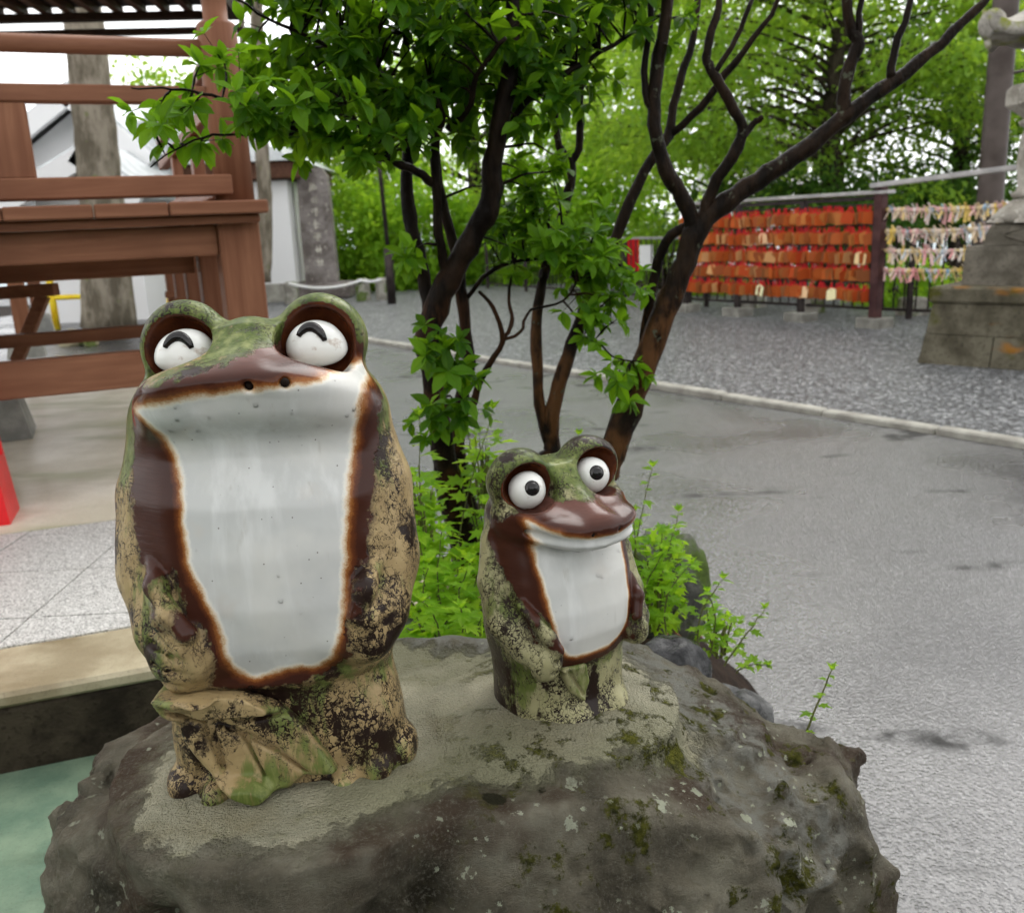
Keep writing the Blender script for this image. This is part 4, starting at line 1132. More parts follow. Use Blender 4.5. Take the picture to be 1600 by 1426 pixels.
pbox('hip_rafter', 0.02, 0.14, -0.3, 2.4, pz + 0.10, pz + 0.40, M_DARKW)
for x in (-0.12, -3.9):
    pbox('post', x - 0.09, x + 0.09, 2.2, 2.38, 0.0, pz + 0.25, M_DARKW)
pbox('lintel', -3.8, -0.22, 2.22, 2.36, pz + 0.10, pz + 0.168, M_DARKW)

M_CEDAR = mat_bark('cedar_bark', (0.10, 0.085, 0.062), (0.24, 0.21, 0.165), None, 0.22, 0.8, (0.14, 0.15, 0.07), 1.3)
def trunk_thing(name, pts, rad, label, mat, group=None, n=14):
    P, R_ = smooth_path(pts, rad, 5, 0.012)
    root = empty(name, (P[0].x, P[0].y, 0)); tag(root, label, 'tree', group)
    off = Vector((P[0].x, P[0].y, 0))
    MB().tube([p - off for p in P], R_, n).build('trunk', mat, root, None, True)
    return root
CY = 14.5
ct = trunk_thing('cedar_tree', [W(170, 512, CY), W(160, 330, CY), W(148, 200, CY), W(134, 70, CY), W(120, -60, CY), W(108, -200, CY)], [0.42, 0.32, 0.30, 0.28, 0.26, 0.24], 'thick straight grey cedar trunk behind the stage railing', M_CEDAR)
M_HOUSEW = mat_plain('white_plaster', (0.66, 0.68, 0.68), (0.76, 0.78, 0.77), 0.6, 0.7)
M_ROOFT = mat_plain('grey_roof_tile', (0.34, 0.36, 0.365), (0.50, 0.52, 0.525), 3.0, 0.35, 0, 0.3, 0.3)
M_GLASS = mat_plain('window_glass', (0.05, 0.06, 0.065), (0.12, 0.14, 0.14), 1.0, 0.1)
M_FRAME = mat_plain('grey_frame', (0.22, 0.23, 0.23), (0.30, 0.31, 0.31), 3.0, 0.4)
HY = 20.0
def gable(name, px_l, px_pk, px_r, py_e, py_pk, py_b, Y, label, depth=5.0):
    a, pk, b = W(px_l, py_e, Y), W(px_pk, py_pk, Y), W(px_r, py_e, Y)
    zb = -0.02
    hz = min(a.z, b.z)
    root = empty(name, (pk.x, Y, 0)); tag(root, label, 'house', 'white gabled houses')
    xl, xr_ = a.x - pk.x, b.x - pk.x
    MB().prism([(xl + 0.5, zb), (xr_ - 0.5, zb), (xr_ - 0.5, hz - 0.05), (0, pk.z - 0.32), (xl + 0.5, hz - 0.05)], 0, depth).build('wall', M_HOUSEW, root)
    rf = None
    for s_, xe in ((-1, xl), (1, xr_)):
        d_ = Vector((xe, 0, hz - pk.z)); n_ = Vector((-d_.z, 0, d_.x)).normalized()
        if n_.z < 0: n_ = -n_
        t_ = n_ * 0.16
        v = [Vector((0, -0.6, pk.z)), Vector((xe, -0.6, hz)), Vector((xe, depth + 0.4, hz)), Vector((0, depth + 0.4, pk.z))]
        o = MB().add([x - t_ for x in v] + [x + t_ * 0.15 for x in v], [(0, 1, 2, 3), (4, 7, 6, 5), (0, 4, 5, 1), (1, 5, 6, 2), (2, 6, 7, 3), (3, 7, 4, 0)]).build('roof', M_ROOFT, root)
        # bargeboard on the gable end
        MB().add([x + Vector((0, -0.10 if i in (0, 1, 4, 5) else 0, 0)) for i, x in enumerate([v[0] - t_ * 2.4, v[1] - t_ * 2.4, v[1] - t_ * 2.4 + Vector((0, 0.05, 0)), v[0] - t_ * 2.4 + Vector((0, 0.05, 0)), v[0] - t_ * 0.2, v[1] - t_ * 0.2, v[1] - t_ * 0.2 + Vector((0, 0.05, 0)), v[0] - t_ * 0.2 + Vector((0, 0.05, 0))])],
                 [(0, 1, 2, 3), (4, 7, 6, 5), (0, 4, 5, 1), (1, 5, 6, 2), (2, 6, 7, 3), (3, 7, 4, 0)]).build('bargeboard', M_WHITE, root)
    return root, pk
h1, pk1 = gable('house', -30, 125, 262, 245, 135, 400, HY, 'white plaster house with the higher grey gable roof beyond the railing')
h2, pk2 = gable('house', 10, 150, 250, 300, 228, 400, HY - 2.2, 'lower white house with the small gable in front of the taller one')
def hwin(root, pk, px, py, w_, h_, Y):
    q = W(px, py, Y)
    f = MB().box((0, 0, 0), (w_, 0.08, h_), None, 0.01).build('window', M_FRAME, root, (q.x - pk.x, -0.02, q.z))
    MB().box((0, -0.045, 0), (w_ - 0.14, 0.02, h_ - 0.14)).build('pane', M_GLASS, f)
hwin(h1, pk1, 38, 245, 0.32, 0.85, HY); hwin(h1, pk1, 212, 240, 0.55, 0.6, HY)

# storehouse with white wall and the trees before it
BY = 21.0
bl_, br_ = W(395, 300, BY), W(449, 300, BY)
zt = W(440, 282, BY).z
sh = empty('storehouse', (br_.x, BY, 0)); tag(sh, 'storehouse with bare white wall and brown eaves beside the stone monument', 'storehouse')
MB().box((-2.0, 2.0, zt / 2), (4.0, 4.0, zt)).build('wall', M_HOUSEW, sh)
MB().box((-2.0, 2.0, zt + 0.20), (4.5, 4.7, 0.35), None, 0.03).build('eaves', M_RAFT, sh)
MB().prism([(-4.6, zt + 0.38), (0.35, zt + 0.38), (-2.0, zt + 1.7)], -0.5, 4.5).build('roof', M_ROOFT, sh)
MB().box((-2.0, 1.98, 0.2), (4.04, 4.04, 0.4)).build('plinth', M_KERB, sh)
trunk_thing('slim_tree', [W(408, 440, 17), W(414, 340, 17), W(410, 250, 17), W(404, 120, 17), W(400, -60, 17)], [0.17, 0.125, 0.12, 0.11, 0.10], 'slim mossy trunk in front of the white storehouse wall', M_CEDAR)
tb = trunk_thing('slim_tree', [W(399, 440, 18.5), W(394, 380, 18.5), W(388, 330, 18.5), W(383, 200, 18.5), W(375, -60, 18.5)], [0.10, 0.075, 0.07, 0.06, 0.05], 'thin leaning trunk left of the slim mossy one by the stage', M_CEDAR)

# stone monument with rope barrier
MY = 21.5
M_MONU = mat_stone('monument_stone', (0.10, 0.085, 0.078), (0.20, 0.18, 0.17), None, 2.2, 0.6, (0.42, 0.40, 0.34))
m0, m1 = W(478, 418, MY), W(526, 418, MY)
m2, m3 = W(468, 262, MY), W(514, 264, MY)
mo = empty('stone_monument', ((m0.x + m1.x) / 2, MY, 0)); tag(mo, 'tall dark stone monument slab with pale lichen and carved characters', 'monument')
cx_ = (m0.x + m1.x) / 2
wv = (m1.x - m0.x)
mono = bmesh.new()
zt = (m2.z + m3.z) / 2
poly = [(-wv * .52, 0.35), (wv * .52, 0.35), (wv * .50, zt * .5), (wv * .47, zt * .93), (wv * .30, zt), (-wv * .36, zt * 1.005), (-wv * .5, zt * .96), (-wv * .53, zt * .5)]
MB().prism(poly, -0.12, 0.22).build('slab', M_MONU, mo)
mono.free()
MB().box((0, 0.05, 0.18), (wv * 1.9, 0.9, 0.36), None, 0.05).build('base', M_MONU, mo)
M_CARVE = mat_plain('carved_lines', (0.34, 0.32, 0.27), (0.46, 0.44, 0.38), 6, 0.8)
rr2 = random.Random(3)
for k in range(7):                                 # a column of cut characters, each its own piece
    zc = zt * (0.86 - k * 0.095); s_ = wv * 0.16; mb = MB()
    z0_ = rr2.uniform(-.2, .2) * s_
    mb.box((0, -0.121, zc + z0_), (s_ * 1.6, 0.012, s_ * .16))
    for j in range(4):
        if j % 2: mb.box((rr2.uniform(-.1, .1) * s_, -0.1215, zc + rr2.uniform(-1, 1) * s_ * .7), (s_ * rr2.uniform(.9, 1.5), 0.012, s_ * .16))
        else: mb.box((rr2.uniform(-.5, .5) * s_, -0.1225, zc), (s_ * .16, 0.012, s_ * rr2.uniform(1.2, 1.7)))
    mb.build('carved_character', M_CARVE, mo)
M_STAKE = mat_stone('stake_stone', (0.16, 0.15, 0.13), (0.30, 0.29, 0.25), (0.05, 0.07, 0.02), 5, 0.7)
stk = []
for px, lab in ((452, 'short stone stake by the storehouse, left end of the rope'), (565, 'short stone stake in the middle of the sagging rope'), (596, 'short stone stake at the right end of the sagging rope')):
    q = G(px, 440); Yk = 20.2
    q = W(px, 425, Yk)
    o = MB().lathe([(0.16, 0), (0.15, 0.42), (0.10, 0.47)], (0, 0, 0), 8, 0.3).build('stone_stake', M_STAKE, None, (q.x, Yk, 0)); stk.append(Vector((q.x, Yk, 0.44)))
    tag(o, lab, 'stake', 'stakes of the rope barrier')
pts = []
for a, b in zip(stk[:-1], stk[1:]):
    for k in range(9):
        t_ = k / 8; pts.append(a.lerp(b, t_) + Vector((0, -0.16, -0.16 * 4 * t_ * (1 - t_) * (b - a).length / 2)))
M_ROPE = mat_plain('white_rope', (0.55, 0.54, 0.50), (0.68, 0.67, 0.62), 20, 0.7)
tag(MB().tube(pts, 0.03, 8).build('rope', M_ROPE, None, None, True), 'white rope sagging between the stone stakes before the monument', 'rope')
# dark lamp pole among the bushes
q = W(610, 440, 19.0)
lp = empty('lamp_pole', (q.x, 19.0, 0)); tag(lp, 'thin dark pole standing before the bushes right of the monument', 'pole')
M_DMETAL = mat_plain('dark_metal', (0.022, 0.018, 0.017), (0.04, 0.032, 0.03), 6, 0.35, 0.3)
MB().tube([(0, 0, 0), (0, 0, 1.1)], 0.09, 12).build('base', M_DMETAL, lp, None, True)
MB().tube([(0, 0, 1.1), (-0.1, 0, 4.2)], 0.045, 10).build('shaft', M_DMETAL, lp, None, True)
MB().lathe([(0.02, 4.2), (0.12, 4.25), (0.14, 4.5), (0.03, 4.62)], (-0.1, 0, 0), 12).build('lantern_head', M_WHITE, lp, None, True)

# things glimpsed under the stage: yellow railing and garden rocks
M_YEL = mat_plain('yellow_paint', (0.62, 0.36, 0.015), (0.72, 0.44, 0.03), 5, 0.4)
YB = 16.5
yq = [W(px, 480, YB) for px in (84, 142)]
yb = empty('yellow_barrier', (yq[0].x, YB, 0)); tag(yb, 'yellow tubular barrier glimpsed under the stage', 'barrier')
for a in yq: MB().tube([(a.x - yq[0].x, 0, 0), (a.x - yq[0].x, 0, 0.95)], 0.06, 10).build('post', M_YEL, yb, None, True)
for z in (0.55, 0.90): MB().tube([(-0.3, 0, z), (yq[1].x - yq[0].x + 0.3, 0, z)], 0.045, 10).build('rail', M_YEL, yb, None, True)
q = W(272, 470, 9.0)
yp = MB().lathe([(0.07, 0), (0.07, 0.9), (0.05, 0.95)], (0, 0, 0), 12).build('yellow_post', M_YEL, None, (q.x, 9.0, 0.0), True)
tag(yp, 'yellow bollard glimpsed between two stage legs', 'bollard')
M_GROCK = mat_stone('garden_rock', (0.16, 0.14, 0.09), (0.36, 0.32, 0.21), (0.06, 0.08, 0.02), 4, 0.7)
def small_rock(name, c, r_, seed, mat, label, group=None, flat=0.7, cat='rock', sub=4, amp=0.22):
    bm = bmesh.new(); bmesh.ops.create_icosphere(bm, subdivisions=sub, radius=1)
    P = np.array([v.co[:] for v in bm.verts], np.float32); Fc = np.array([[v.index for v in f.verts] for f in bm.faces], np.int32); bm.free()
    n_ = fbm(P + seed * 3.7, 1.1, 2) * amp + (ridged(P + seed, 1.6, 3) - 1) * amp * 0.35 + fbm(P + seed, 6, 3) * 0.03
    P = P * (1 + n_[:, None]) * np.array([r_, r_ * 0.85, r_ * flat])
    o = mesh_np(name, P, Fc, mat, True, None, None, c)
    o.rotation_euler.z = seed * 1.7
    return tag(o, label, cat, group)
for px, py, r_, lab in ((110, 541, 0.20, 'pale yellowish rock on the ground under the stage'), (160, 524, 0.34, 'mossy dark rock behind the pale one under the stage'), (115, 492, 0.40, 'flat topped grey rock below the yellow barrier'), (140, 541, 0.13, 'small grey rock beside the pale yellowish one')):
    q = G(px, py); small_rock('garden_rock', (q.x, q.y + r_ * 0.5, r_ * 0.45), r_, px * 0.1, M_GROCK, lab, 'garden rocks beyond the stage')
# ------------------------------------------------------------ prayer plaque rack on the right
M_STEEL = mat_plain('galvanised_rail', (0.20, 0.195, 0.19), (0.30, 0.29, 0.28), 4, 0.35, 0.55, 0.1)
M_BROWNM = mat_plain('brown_metal_post', (0.038, 0.018, 0.018), (0.065, 0.032, 0.03), 5, 0.4, 0.2)
RA = G(1366, 512); RB = G(1072, 487)
rd = (RB - RA).normalized(); rn = Vector((rd.y, -rd.x, 0))
if rn.y > 0: rn = -rn
RL = (RB - RA).length
rz = math.atan2(rd.y, rd.x)
zt = W(1366, 307, RA.y).z
rack = empty('plaque_rack', (RA.x, RA.y, 0), rz); tag(rack, 'dark metal rack with a pale top rail crowded with red wooden plaques', 'rack')
zpost = W(1374, 290, RA.y).z
MB().box((0, 0, zpost / 2), (0.12, 0.12, zpost), None, 0.006).build('post', M_BROWNM, rack)
for u_ in (RL * 0.34, RL * 0.68, RL * 1.0): MB().box((u_, 0.1 if rn.y > 0 else 0.0, zt / 2), (0.08, 0.08, zt), None, 0.005).build('post', M_DMETAL, rack)
MB().box((RL / 2 - 0.02, 0, zt + 0.045), (RL + 0.25, 0.17, 0.05), None, 0.01).build('top_rail', M_STEEL, rack)
MB().box((RL / 2 + 0.05, 0, zt - 0.02), (RL - 0.1, 0.06, 0.05), None, 0.005).build('under_rail', M_DMETAL, rack)
M_FOOT = mat_concrete('footing_block', (0.12, 0.115, 0.10), (0.20, 0.195, 0.17), 6, 0.6)
for u_ in (0.0, RL * 0.34, RL * 0.68, RL): MB().box((u_, 0, 0.06), (0.36, 0.30, 0.14), None, 0.012).build('footing', M_FOOT, rack)
rows = []
for k, py in enumerate((320, 352, 383, 411, 442)):
    rows.append(W(1360, py, RA.y).z)
for z in rows:
    MB().tube([(0.06, 0.02, z), (RL - 0.02, 0.02, z)], 0.012, 8).build('hook_bar', M_DMETAL, rack)
def mat_plaque():
    m = Mt('plaque_wood')
    r_ = m.rnd(); n = m.noise(1.0, 4, m.vec(m.obj(), (60, 60, 5)))
    col = m.ramp(r_, [(0.0, (0.32, 0.030, 0.009)), (0.25, (0.36, 0.080, 0.016)), (0.48, (0.20, 0.055, 0.018)), (0.68, (0.38, 0.14, 0.035)), (0.86, (0.14, 0.040, 0.014)), (1.0, (0.48, 0.27, 0.11))])
    return m.fin(m.mix(m.math('MULTIPLY', n, 0.4), col, (0.16, 0.045, 0.015)), 0.5)
M_PLAQ = mat_plaque()
M_CORD = mat_plain('red_cord', (0.38, 0.012, 0.018), (0.50, 0.03, 0.03), 30, 0.6)
M_LITE = (lambda m: m.fin(m.ramp(m.rnd(), [(0, (0.60, 0.40, 0.20)), (0.6, (0.70, 0.56, 0.34)), (1, (0.66, 0.30, 0.16))]), 0.5, m.bump(m.noise(20, 3), 0.1, 0.004)))(Mt('pale_plaque_wood'))
def plaque_mesh(nm, mat):
    w_, h_, t_ = 0.155, 0.155, 0.012
    mb = MB()
    mb.prism([(-w_ / 2, -h_), (w_ / 2, -h_), (w_ / 2, -0.030), (0, 0), (-w_ / 2, -0.030)], -t_ / 2, t_ / 2)
    mb.m = 1
    mb.tube([(-0.012, 0, -0.02), (-0.010, 0, 0.045), (0.0, 0.0, 0.062), (0.010, 0, 0.045), (0.012, 0, -0.02)], 0.007, 5)
    mb.box((0, -t_ / 2 - 0.003, -0.012), (0.075, 0.008, 0.03))
    return mb.data(nm, [mat, M_CORD])
PM, PM2 = plaque_mesh('prayer_plaque', M_PLAQ), plaque_mesh('prayer_plaque', M_LITE)
rq = random.Random(21)
Rm = Matrix.Rotation(rz, 3, 'Z')
side = 1 if (Rm @ Vector((0, 1, 0))).dot(rn) > 0 else -1
per = 55
pale_spots = [(1, 0.52), (1, 0.30), (2, 0.04), (3, 0.66), (4, 0.05), (4, 0.30), (4, 0.52), (4, 0.75), (4, 0.17)]
for ri, z in enumerate(rows):
    for k in range(per):
        u_ = 0.10 + (RL - 0.16) * (k + rq.uniform(-0.35, 0.35)) / (per - 1)
        pale = any(pr_ == ri and abs(pu * RL - u_) < 0.022 for pr_, pu in pale_spots)
        lift = 0.06 if pale else rq.uniform(0.0, 0.05)
        loc = Vector((u_, side * (0.05 + lift), z - 0.050 - rq.uniform(0, 0.035)))
        o = link('prayer_plaque', PM2 if pale else PM, None, Vector((RA.x, RA.y, 0)) + Rm @ loc)
        o.rotation_euler = (rq.uniform(-0.2, 0.2), rq.uniform(-0.22, 0.22), rz + (rq.uniform(-0.3, 0.3) if pale else rq.choice((1, 1, -1, 1)) * rq.uniform(0.35, 1.25)))
        rw = ('top', 'second', 'middle', 'fourth', 'bottom')[ri]
        if pale: tag(o, 'pale wooden prayer plaque turned outwards in the %s row, %s of the rack' % (rw, 'right end' if u_ < RL * 0.2 else 'right half' if u_ < RL * 0.5 else 'left half'), 'plaque', 'pale plaques on the rack')
        elif k == 0: tag(o, 'reddish wooden plaque at the right end of the %s row beside the brown post' % rw, 'plaque', 'red plaques on the rack')
        elif k == per - 1: tag(o, 'reddish wooden plaque at the far left end of the %s row' % rw, 'plaque', 'red plaques on the rack')
        else: tag(o, 'small reddish wooden prayer plaque crowded in the %s row of the rack, %s half' % (rw, 'right' if u_ < RL * 0.5 else 'left'), 'plaque', 'red plaques on the rack')

# ------------------------------------------------------------ rope frame with tied paper fortunes
FA = Vector((RA.x, RA.y, 0)) ; 
FB = Vector((W(1640, 300, 10.2).x, 10.2, 0))
fd = FB - FA
fr = empty('fortune_frame', (FA.x, FA.y, 0)); tag(fr, 'pale metal rail frame strung with ropes left of the stone lantern', 'frame')
za, zb = W(1372, 293, RA.y).z, W(1590, 261, 10.35).z
MB().beam(Vector((-0.12, 0.02, za + 0.02)), Vector((fd.x, fd.y, zb + 0.02)), 0.10, 0.06, 0.008).build('top_rail', M_STEEL, fr)
MB().box((fd.x, fd.y, zb / 2 - 0.01), (0.1, 0.1, zb - 0.02), None, 0.006).build('post', M_BROWNM, fr)
M_STRING = mat_plain('pale_rope', (0.45, 0.42, 0.36), (0.60, 0.56, 0.48), 20, 0.8)
def mat_paper():
    m = Mt('fortune_paper')
    return m.fin(m.ramp(m.rnd(), [(0.0, (0.50, 0.22, 0.22)), (0.35, (0.52, 0.44, 0.40)), (0.6, (0.50, 0.36, 0.08)), (0.8, (0.52, 0.47, 0.42)), (1.0, (0.20, 0.33, 0.46))]), 0.75, m.bump(m.noise(25, 3), 0.2, 0.01))
M_PAPER = mat_paper()
mb = MB()
mb.box((0, 0, 0), (0.035, 0.05, 0.04), Matrix.Rotation(0.5, 4, 'Y'), 0.006)
mb.beam((0.0, -0.01, -0.01), (-0.045, -0.02, -0.115), 0.006, 0.028, 0, (0, 1, 0.1)); mb.beam((0.0, -0.005, -0.01), (0.055, -0.015, -0.085), 0.006, 0.026, 0, (0, 1, 0.1))
PPM = mb.data('paper_fortune', M_PAPER)
mb = MB()
mb.box((0, 0, 0), (0.04, 0.05, 0.035), Matrix.Rotation(-0.4, 4, 'Y'), 0.006)
mb.beam((0, -0.01, 0), (0.02, -0.02, -0.13), 0.006, 0.03, 0, (0, 1, 0.1)); mb.beam((0, -0.005, 0.01), (-0.05, -0.01, 0.045), 0.006, 0.026, 0, (0, 1, 0.1))
PPM2 = mb.data('paper_fortune', M_PAPER)
for ri, (pa, pb) in enumerate(((327, 318), (361, 349), (391, 383), (421, 414))):
    A_ = Vector((0.07, -0.02, W(1385, pa, RA.y).z)); B_ = Vector((fd.x - 0.05, fd.y, W(1540, pb, 10.6).z))
    pts = [A_.lerp(B_, t_ / 12) + Vector((0, 0, -0.035 * 4 * (t_ / 12) * (1 - t_ / 12))) for t_ in range(13)]
    MB().tube(pts, 0.009, 6).build('rope', M_STRING, fr)
    npp = (62, 64, 50, 50)[ri]
    for k in range(npp):
        t_ = (k + rq.uniform(0.1, 0.9)) / npp
        p = A_.lerp(B_, t_) + Vector((0, 0, -0.035 * 4 * t_ * (1 - t_))) + FA
        o = link('paper_fortune', rq.choice((PPM, PPM2)), None, p)
        o.rotation_euler = (rq.uniform(-0.3, 0.3), rq.uniform(-0.5, 0.5), rq.uniform(-0.8, 0.8))
        s_ = rq.uniform(0.8, 1.35); o.scale = (s_, s_, s_)
        tag(o, 'coloured paper fortune strip knotted on the %s rope, %s' % (('top', 'second', 'third', 'lowest')[ri], 'near the brown post' if t_ < 0.34 else 'halfway along' if t_ < 0.67 else 'near the stone lantern'), 'paper strip', 'paper fortunes tied along the ropes')

# ------------------------------------------------------------ railing fence along the terrace edge
FP = [G(958, 462), G(1075, 478) + Vector((0.25, 0.55, 0)), RA + Vector((0.75, 0.75, 0)), Vector((7.4, 10.6, 0)), Vector((10.5, 9.5, 0))]
FP[0] = Vector((-0.4, 22.5, 0)); FP[1] = RB + Vector((0.45, 0.6, 0))
fz = 1.12
fence = empty('railing_fence', (FP[1].x, FP[1].y, 0)); tag(fence, 'dark metal railing with thin upright bars along the terrace edge', 'fence')
off = Vector((FP[1].x, FP[1].y, 0))
bar = MB().tube([(0, 0, 0.12), (0, 0, fz - 0.03)], 0.012, 6).data('bar', M_DMETAL)
pst = MB().box((0, 0, fz / 2), (0.07, 0.07, fz), None, 0.005).data('post', M_DMETAL)
for a, b in zip(FP[:-1], FP[1:]):
    a, b = a - off, b - off
    d_ = b - a; n_ = max(2, int(d_.length / 0.155))
    for z in (0.12, fz): MB().beam(a + Vector((0, 0, z)), b + Vector((0, 0, z)), 0.05, 0.04, 0.004).build('rail', M_DMETAL if z < 1 else M_STEEL, fence)
    for k in range(n_): link('bar', bar, fence, a + d_ * (k + 0.5) / n_)
    for k in range(int(d_.length / 1.9) + 1): link('post', pst, fence, a + d_ * min(1, k * 1.9 / d_.length))
q = W(1009, 401, 17.5)
fs_, fe_ = FP[0], FP[1]
t_ = 0.5
for _ in range(40):                                # where the ray meets the fence line
    Yq = fs_.lerp(fe_, t_).y; xq = W(1009, 401, Yq).x
    xl_ = fs_.lerp(fe_, t_).x; t_ += (xq - xl_) * 0.12
    t_ = min(max(t_, 0), 1)
Yq = fs_.lerp(fe_, t_).y; q = W(1009, 401, Yq)
tag(MB().box((0, 0, 0), (0.24, 0.02, 0.40), None, 0.003).build('notice', M_WHITE, None, (q.x, q.y - 0.06, q.z)), 'small white notice hanging on the far railing', 'notice')
q = G(980, 460)
bn = empty('red_banner', (q.x, q.y, 0)); tag(bn, 'red upright banner glimpsed behind the bush leaves', 'banner')
MB().tube([(0, 0, 0), (0, 0, 1.15)], 0.02, 8).build('pole', M_DMETAL, bn)
MB().box((0.12, 0, 0.72), (0.24, 0.012, 0.72)).build('cloth', M_RED, bn)
# low kerb blocks under the railing
for i, (px, py) in enumerate(((1255, 494), (1160, 486), (1415, 500))):
    q = G(px, py)
    tag(MB().lathe([(0.22, 0), (0.20, 0.22), (0.17, 0.25)], (0, 0, 0), 4, 0.6 + i).build('stone_block', M_STAKE, None, (q.x + 0.3, q.y + 0.5, 0)), ('rough stone block under the middle of the plaque rack', 'rough stone block under the far end of the plaque rack', 'rough stone block right of the brown rack post')[i], 'stone block', 'stone blocks by the railing')

# ------------------------------------------------------------ stone lantern at the right edge
M_PLINTH = mat_stone('mossy_plinth', (0.050, 0.044, 0.030), (0.105, 0.095, 0.068), (0.030, 0.030, 0.006), 3.2, 0.75, None, (0.20, 0.085, 0.012))
M_LSTONE = mat_stone('lantern_granite', (0.17, 0.155, 0.13), (0.29, 0.27, 0.235), None, 4.0, 0.7, (0.46, 0.44, 0.38))
M_LSTONE2 = mat_stone('lantern_dark_granite', (0.065, 0.058, 0.045), (0.125, 0.112, 0.09), None, 4.0, 0.65, None)
LC = Vector((G(1437, 568).x + 1.17, G(1437, 568).y, 0))
ln = empty('stone_lantern', LC, 0); tag(ln, 'tall carved stone lantern on a mossy plinth at the right edge', 'stone lantern')
def lz(py): return W(1632, py, LC.y).z
s2 = 1.17
def sq(name, prof, mat, parent=ln, n=4): return MB().lathe(prof, (0, 0, 0), n, 0.0 if n == 4 else math.pi / n).build(name, mat, parent)
zp = lz(440)
# plinth of dressed blocks in two courses, battered
hc = zp - 0.16
def course(z0, z1, s0, s1, cuts):
    for sd_ in range(4):
        for a, b in zip(cuts[:-1], cuts[1:]):
            an = sd_ * math.pi / 2
            def cor(t_, z, s_, inn=0.0):
                p0 = Vector((s_ * math.cos(an), s_ * math.sin(an), z)); p1 = Vector((s_ * math.cos(an + math.pi / 2), s_ * math.sin(an + math.pi / 2), z))
                p = p0.lerp(p1, t_); return p * 1.0 if inn == 0 else Vector((p.x * inn, p.y * inn, z))
            g = 0.004
            vs = [cor(a + g, z0 + 0.006, s0), cor(b - g, z0 + 0.006, s0), cor(b - g, z0 + 0.006, s0, 0.6), cor(a + g, z0 + 0.006, s0, 0.6),
                  cor(a + g, z1, s1), cor(b - g, z1, s1), cor(b - g, z1, s1, 0.6), cor(a + g, z1, s1, 0.6)]
            MB().add(vs, [(0, 3, 2, 1), (4, 5, 6, 7), (0, 1, 5, 4), (1, 2, 6, 5), (2, 3, 7, 6), (3, 0, 4, 7)]).build('block', M_PLINTH, plinth)
plinth = sq('plinth', [(s2 * 0.96, 0), (s2 * 0.90, hc)], M_DARKSTONE)
course(0.0, hc * 0.5, s2 * 1.02, s2 * 0.975, (0, 0.38, 0.72, 1)); course(hc * 0.5, hc, s2 * 0.97, s2 * 0.93, (0, 0.55, 1))
sq('capstone', [(s2 * 0.935, hc + 0.004), (s2 * 0.96, hc + 0.03), (s2 * 0.96, zp - 0.02), (s2 * 0.93, zp)], M_PLINTH)
sq('step', [(0.83, zp + 0.002), (0.815, lz(386)), (0.80, lz(380))], M_LSTONE2)
pd = sq('pedestal', [(0.66, lz(379.5)), (0.60, lz(350)), (0.55, lz(346))], M_LSTONE2)
for an in (math.radians(225), math.radians(135)):
    pts = []
    c_ = Vector((math.cos(an), math.sin(an), 0)); tdir = Vector((-c_.y, c_.x, 0)); zz_ = lz(363)
    for k in range(25):
        th = 2 * math.pi * k / 24; pts.append(c_ * (0.452 - 0.03 * math.sin(th)) + tdir * 0.26 * math.cos(th) * (1 + 0.1 * math.cos(4 * th)) + Vector((0, 0, zz_ + 0.065 * math.sin(th))))
    MB().tube(pts, 0.010, 6, False).build('carved_panel', M_LSTONE2, pd, None, True)
def petals(z0, z1, r0, r1, n, mat, name):
    root = MB().lathe([(r0 * 0.94, z0), (r0, z0 + (z1 - z0) * 0.25), (r0 * 0.86, z0 + (z1 - z0) * 0.6), (r1, z1)], (0, 0, 0), 32).build(name, mat, ln, None, True)
    for k in range(n):
        a = 2 * math.pi * k / n
        vs, fs = [], []
        for i in range(5):
            t_ = i / 4; z = z0 + (z1 - z0) * (0.02 + 0.9 * t_); rr_ = r0 * (1.03 - 0.05 * t_) * (1 - t_) + r1 * 1.03 * t_
            wd = math.pi / n * (0.92 - 0.35 * (1 - t_) ** 3)
            for j, (da, dr) in enumerate(((-wd, -0.03), (-wd * 0.5, 0.012), (0, 0.02), (wd * 0.5, 0.012), (wd, -0.03))):
                vs.append(((rr_ + dr) * math.cos(a + da), (rr_ + dr) * math.sin(a + da), z))
        for i in range(4):
            for j in range(4): fs.append((i * 5 + j, i * 5 + j + 1, (i + 1) * 5 + j + 1, (i + 1) * 5 + j))
        MB().add(vs, fs).build('petal', mat, root, None, True)
petals(lz(345.5), lz(309), 0.54, 0.36, 12, M_LSTONE, 'lotus_base')
MB().lathe([(0.36, lz(308.5)), (0.385, lz(304)), (0.385, lz(299)), (0.345, lz(296)), (0.335, lz(290)), (0.36, lz(250)), (0.345, lz(215)), (0.315, lz(196)), (0.36, lz(193)), (0.37, lz(187)), (0.33, lz(183))], (0, 0, 0), 32).build('shaft', M_LSTONE, ln, None, True)
sq('platform', [(0.33, lz(182.5)), (0.40, lz(172)), (0.49, lz(160)), (0.49, lz(136)), (0.46, lz(130)), (0.44, lz(127))], M_LSTONE, ln, 6)
fb = sq('fire_box', [(0.27, lz(126.5)), (0.27, lz(62))], M_LSTONE, ln, 6)
for k in range(6):
    a = math.pi / 6 + k * math.pi / 3 + math.pi / 6
    MB().box((0.236 * math.cos(a), 0.236 * math.sin(a), (lz(126) + lz(62)) / 2), (0.012, 0.15, (lz(62) - lz(126)) * 0.72), Matrix.Rotation(a, 4, 'Z')).build('opening', M_DARKSTONE, fb)
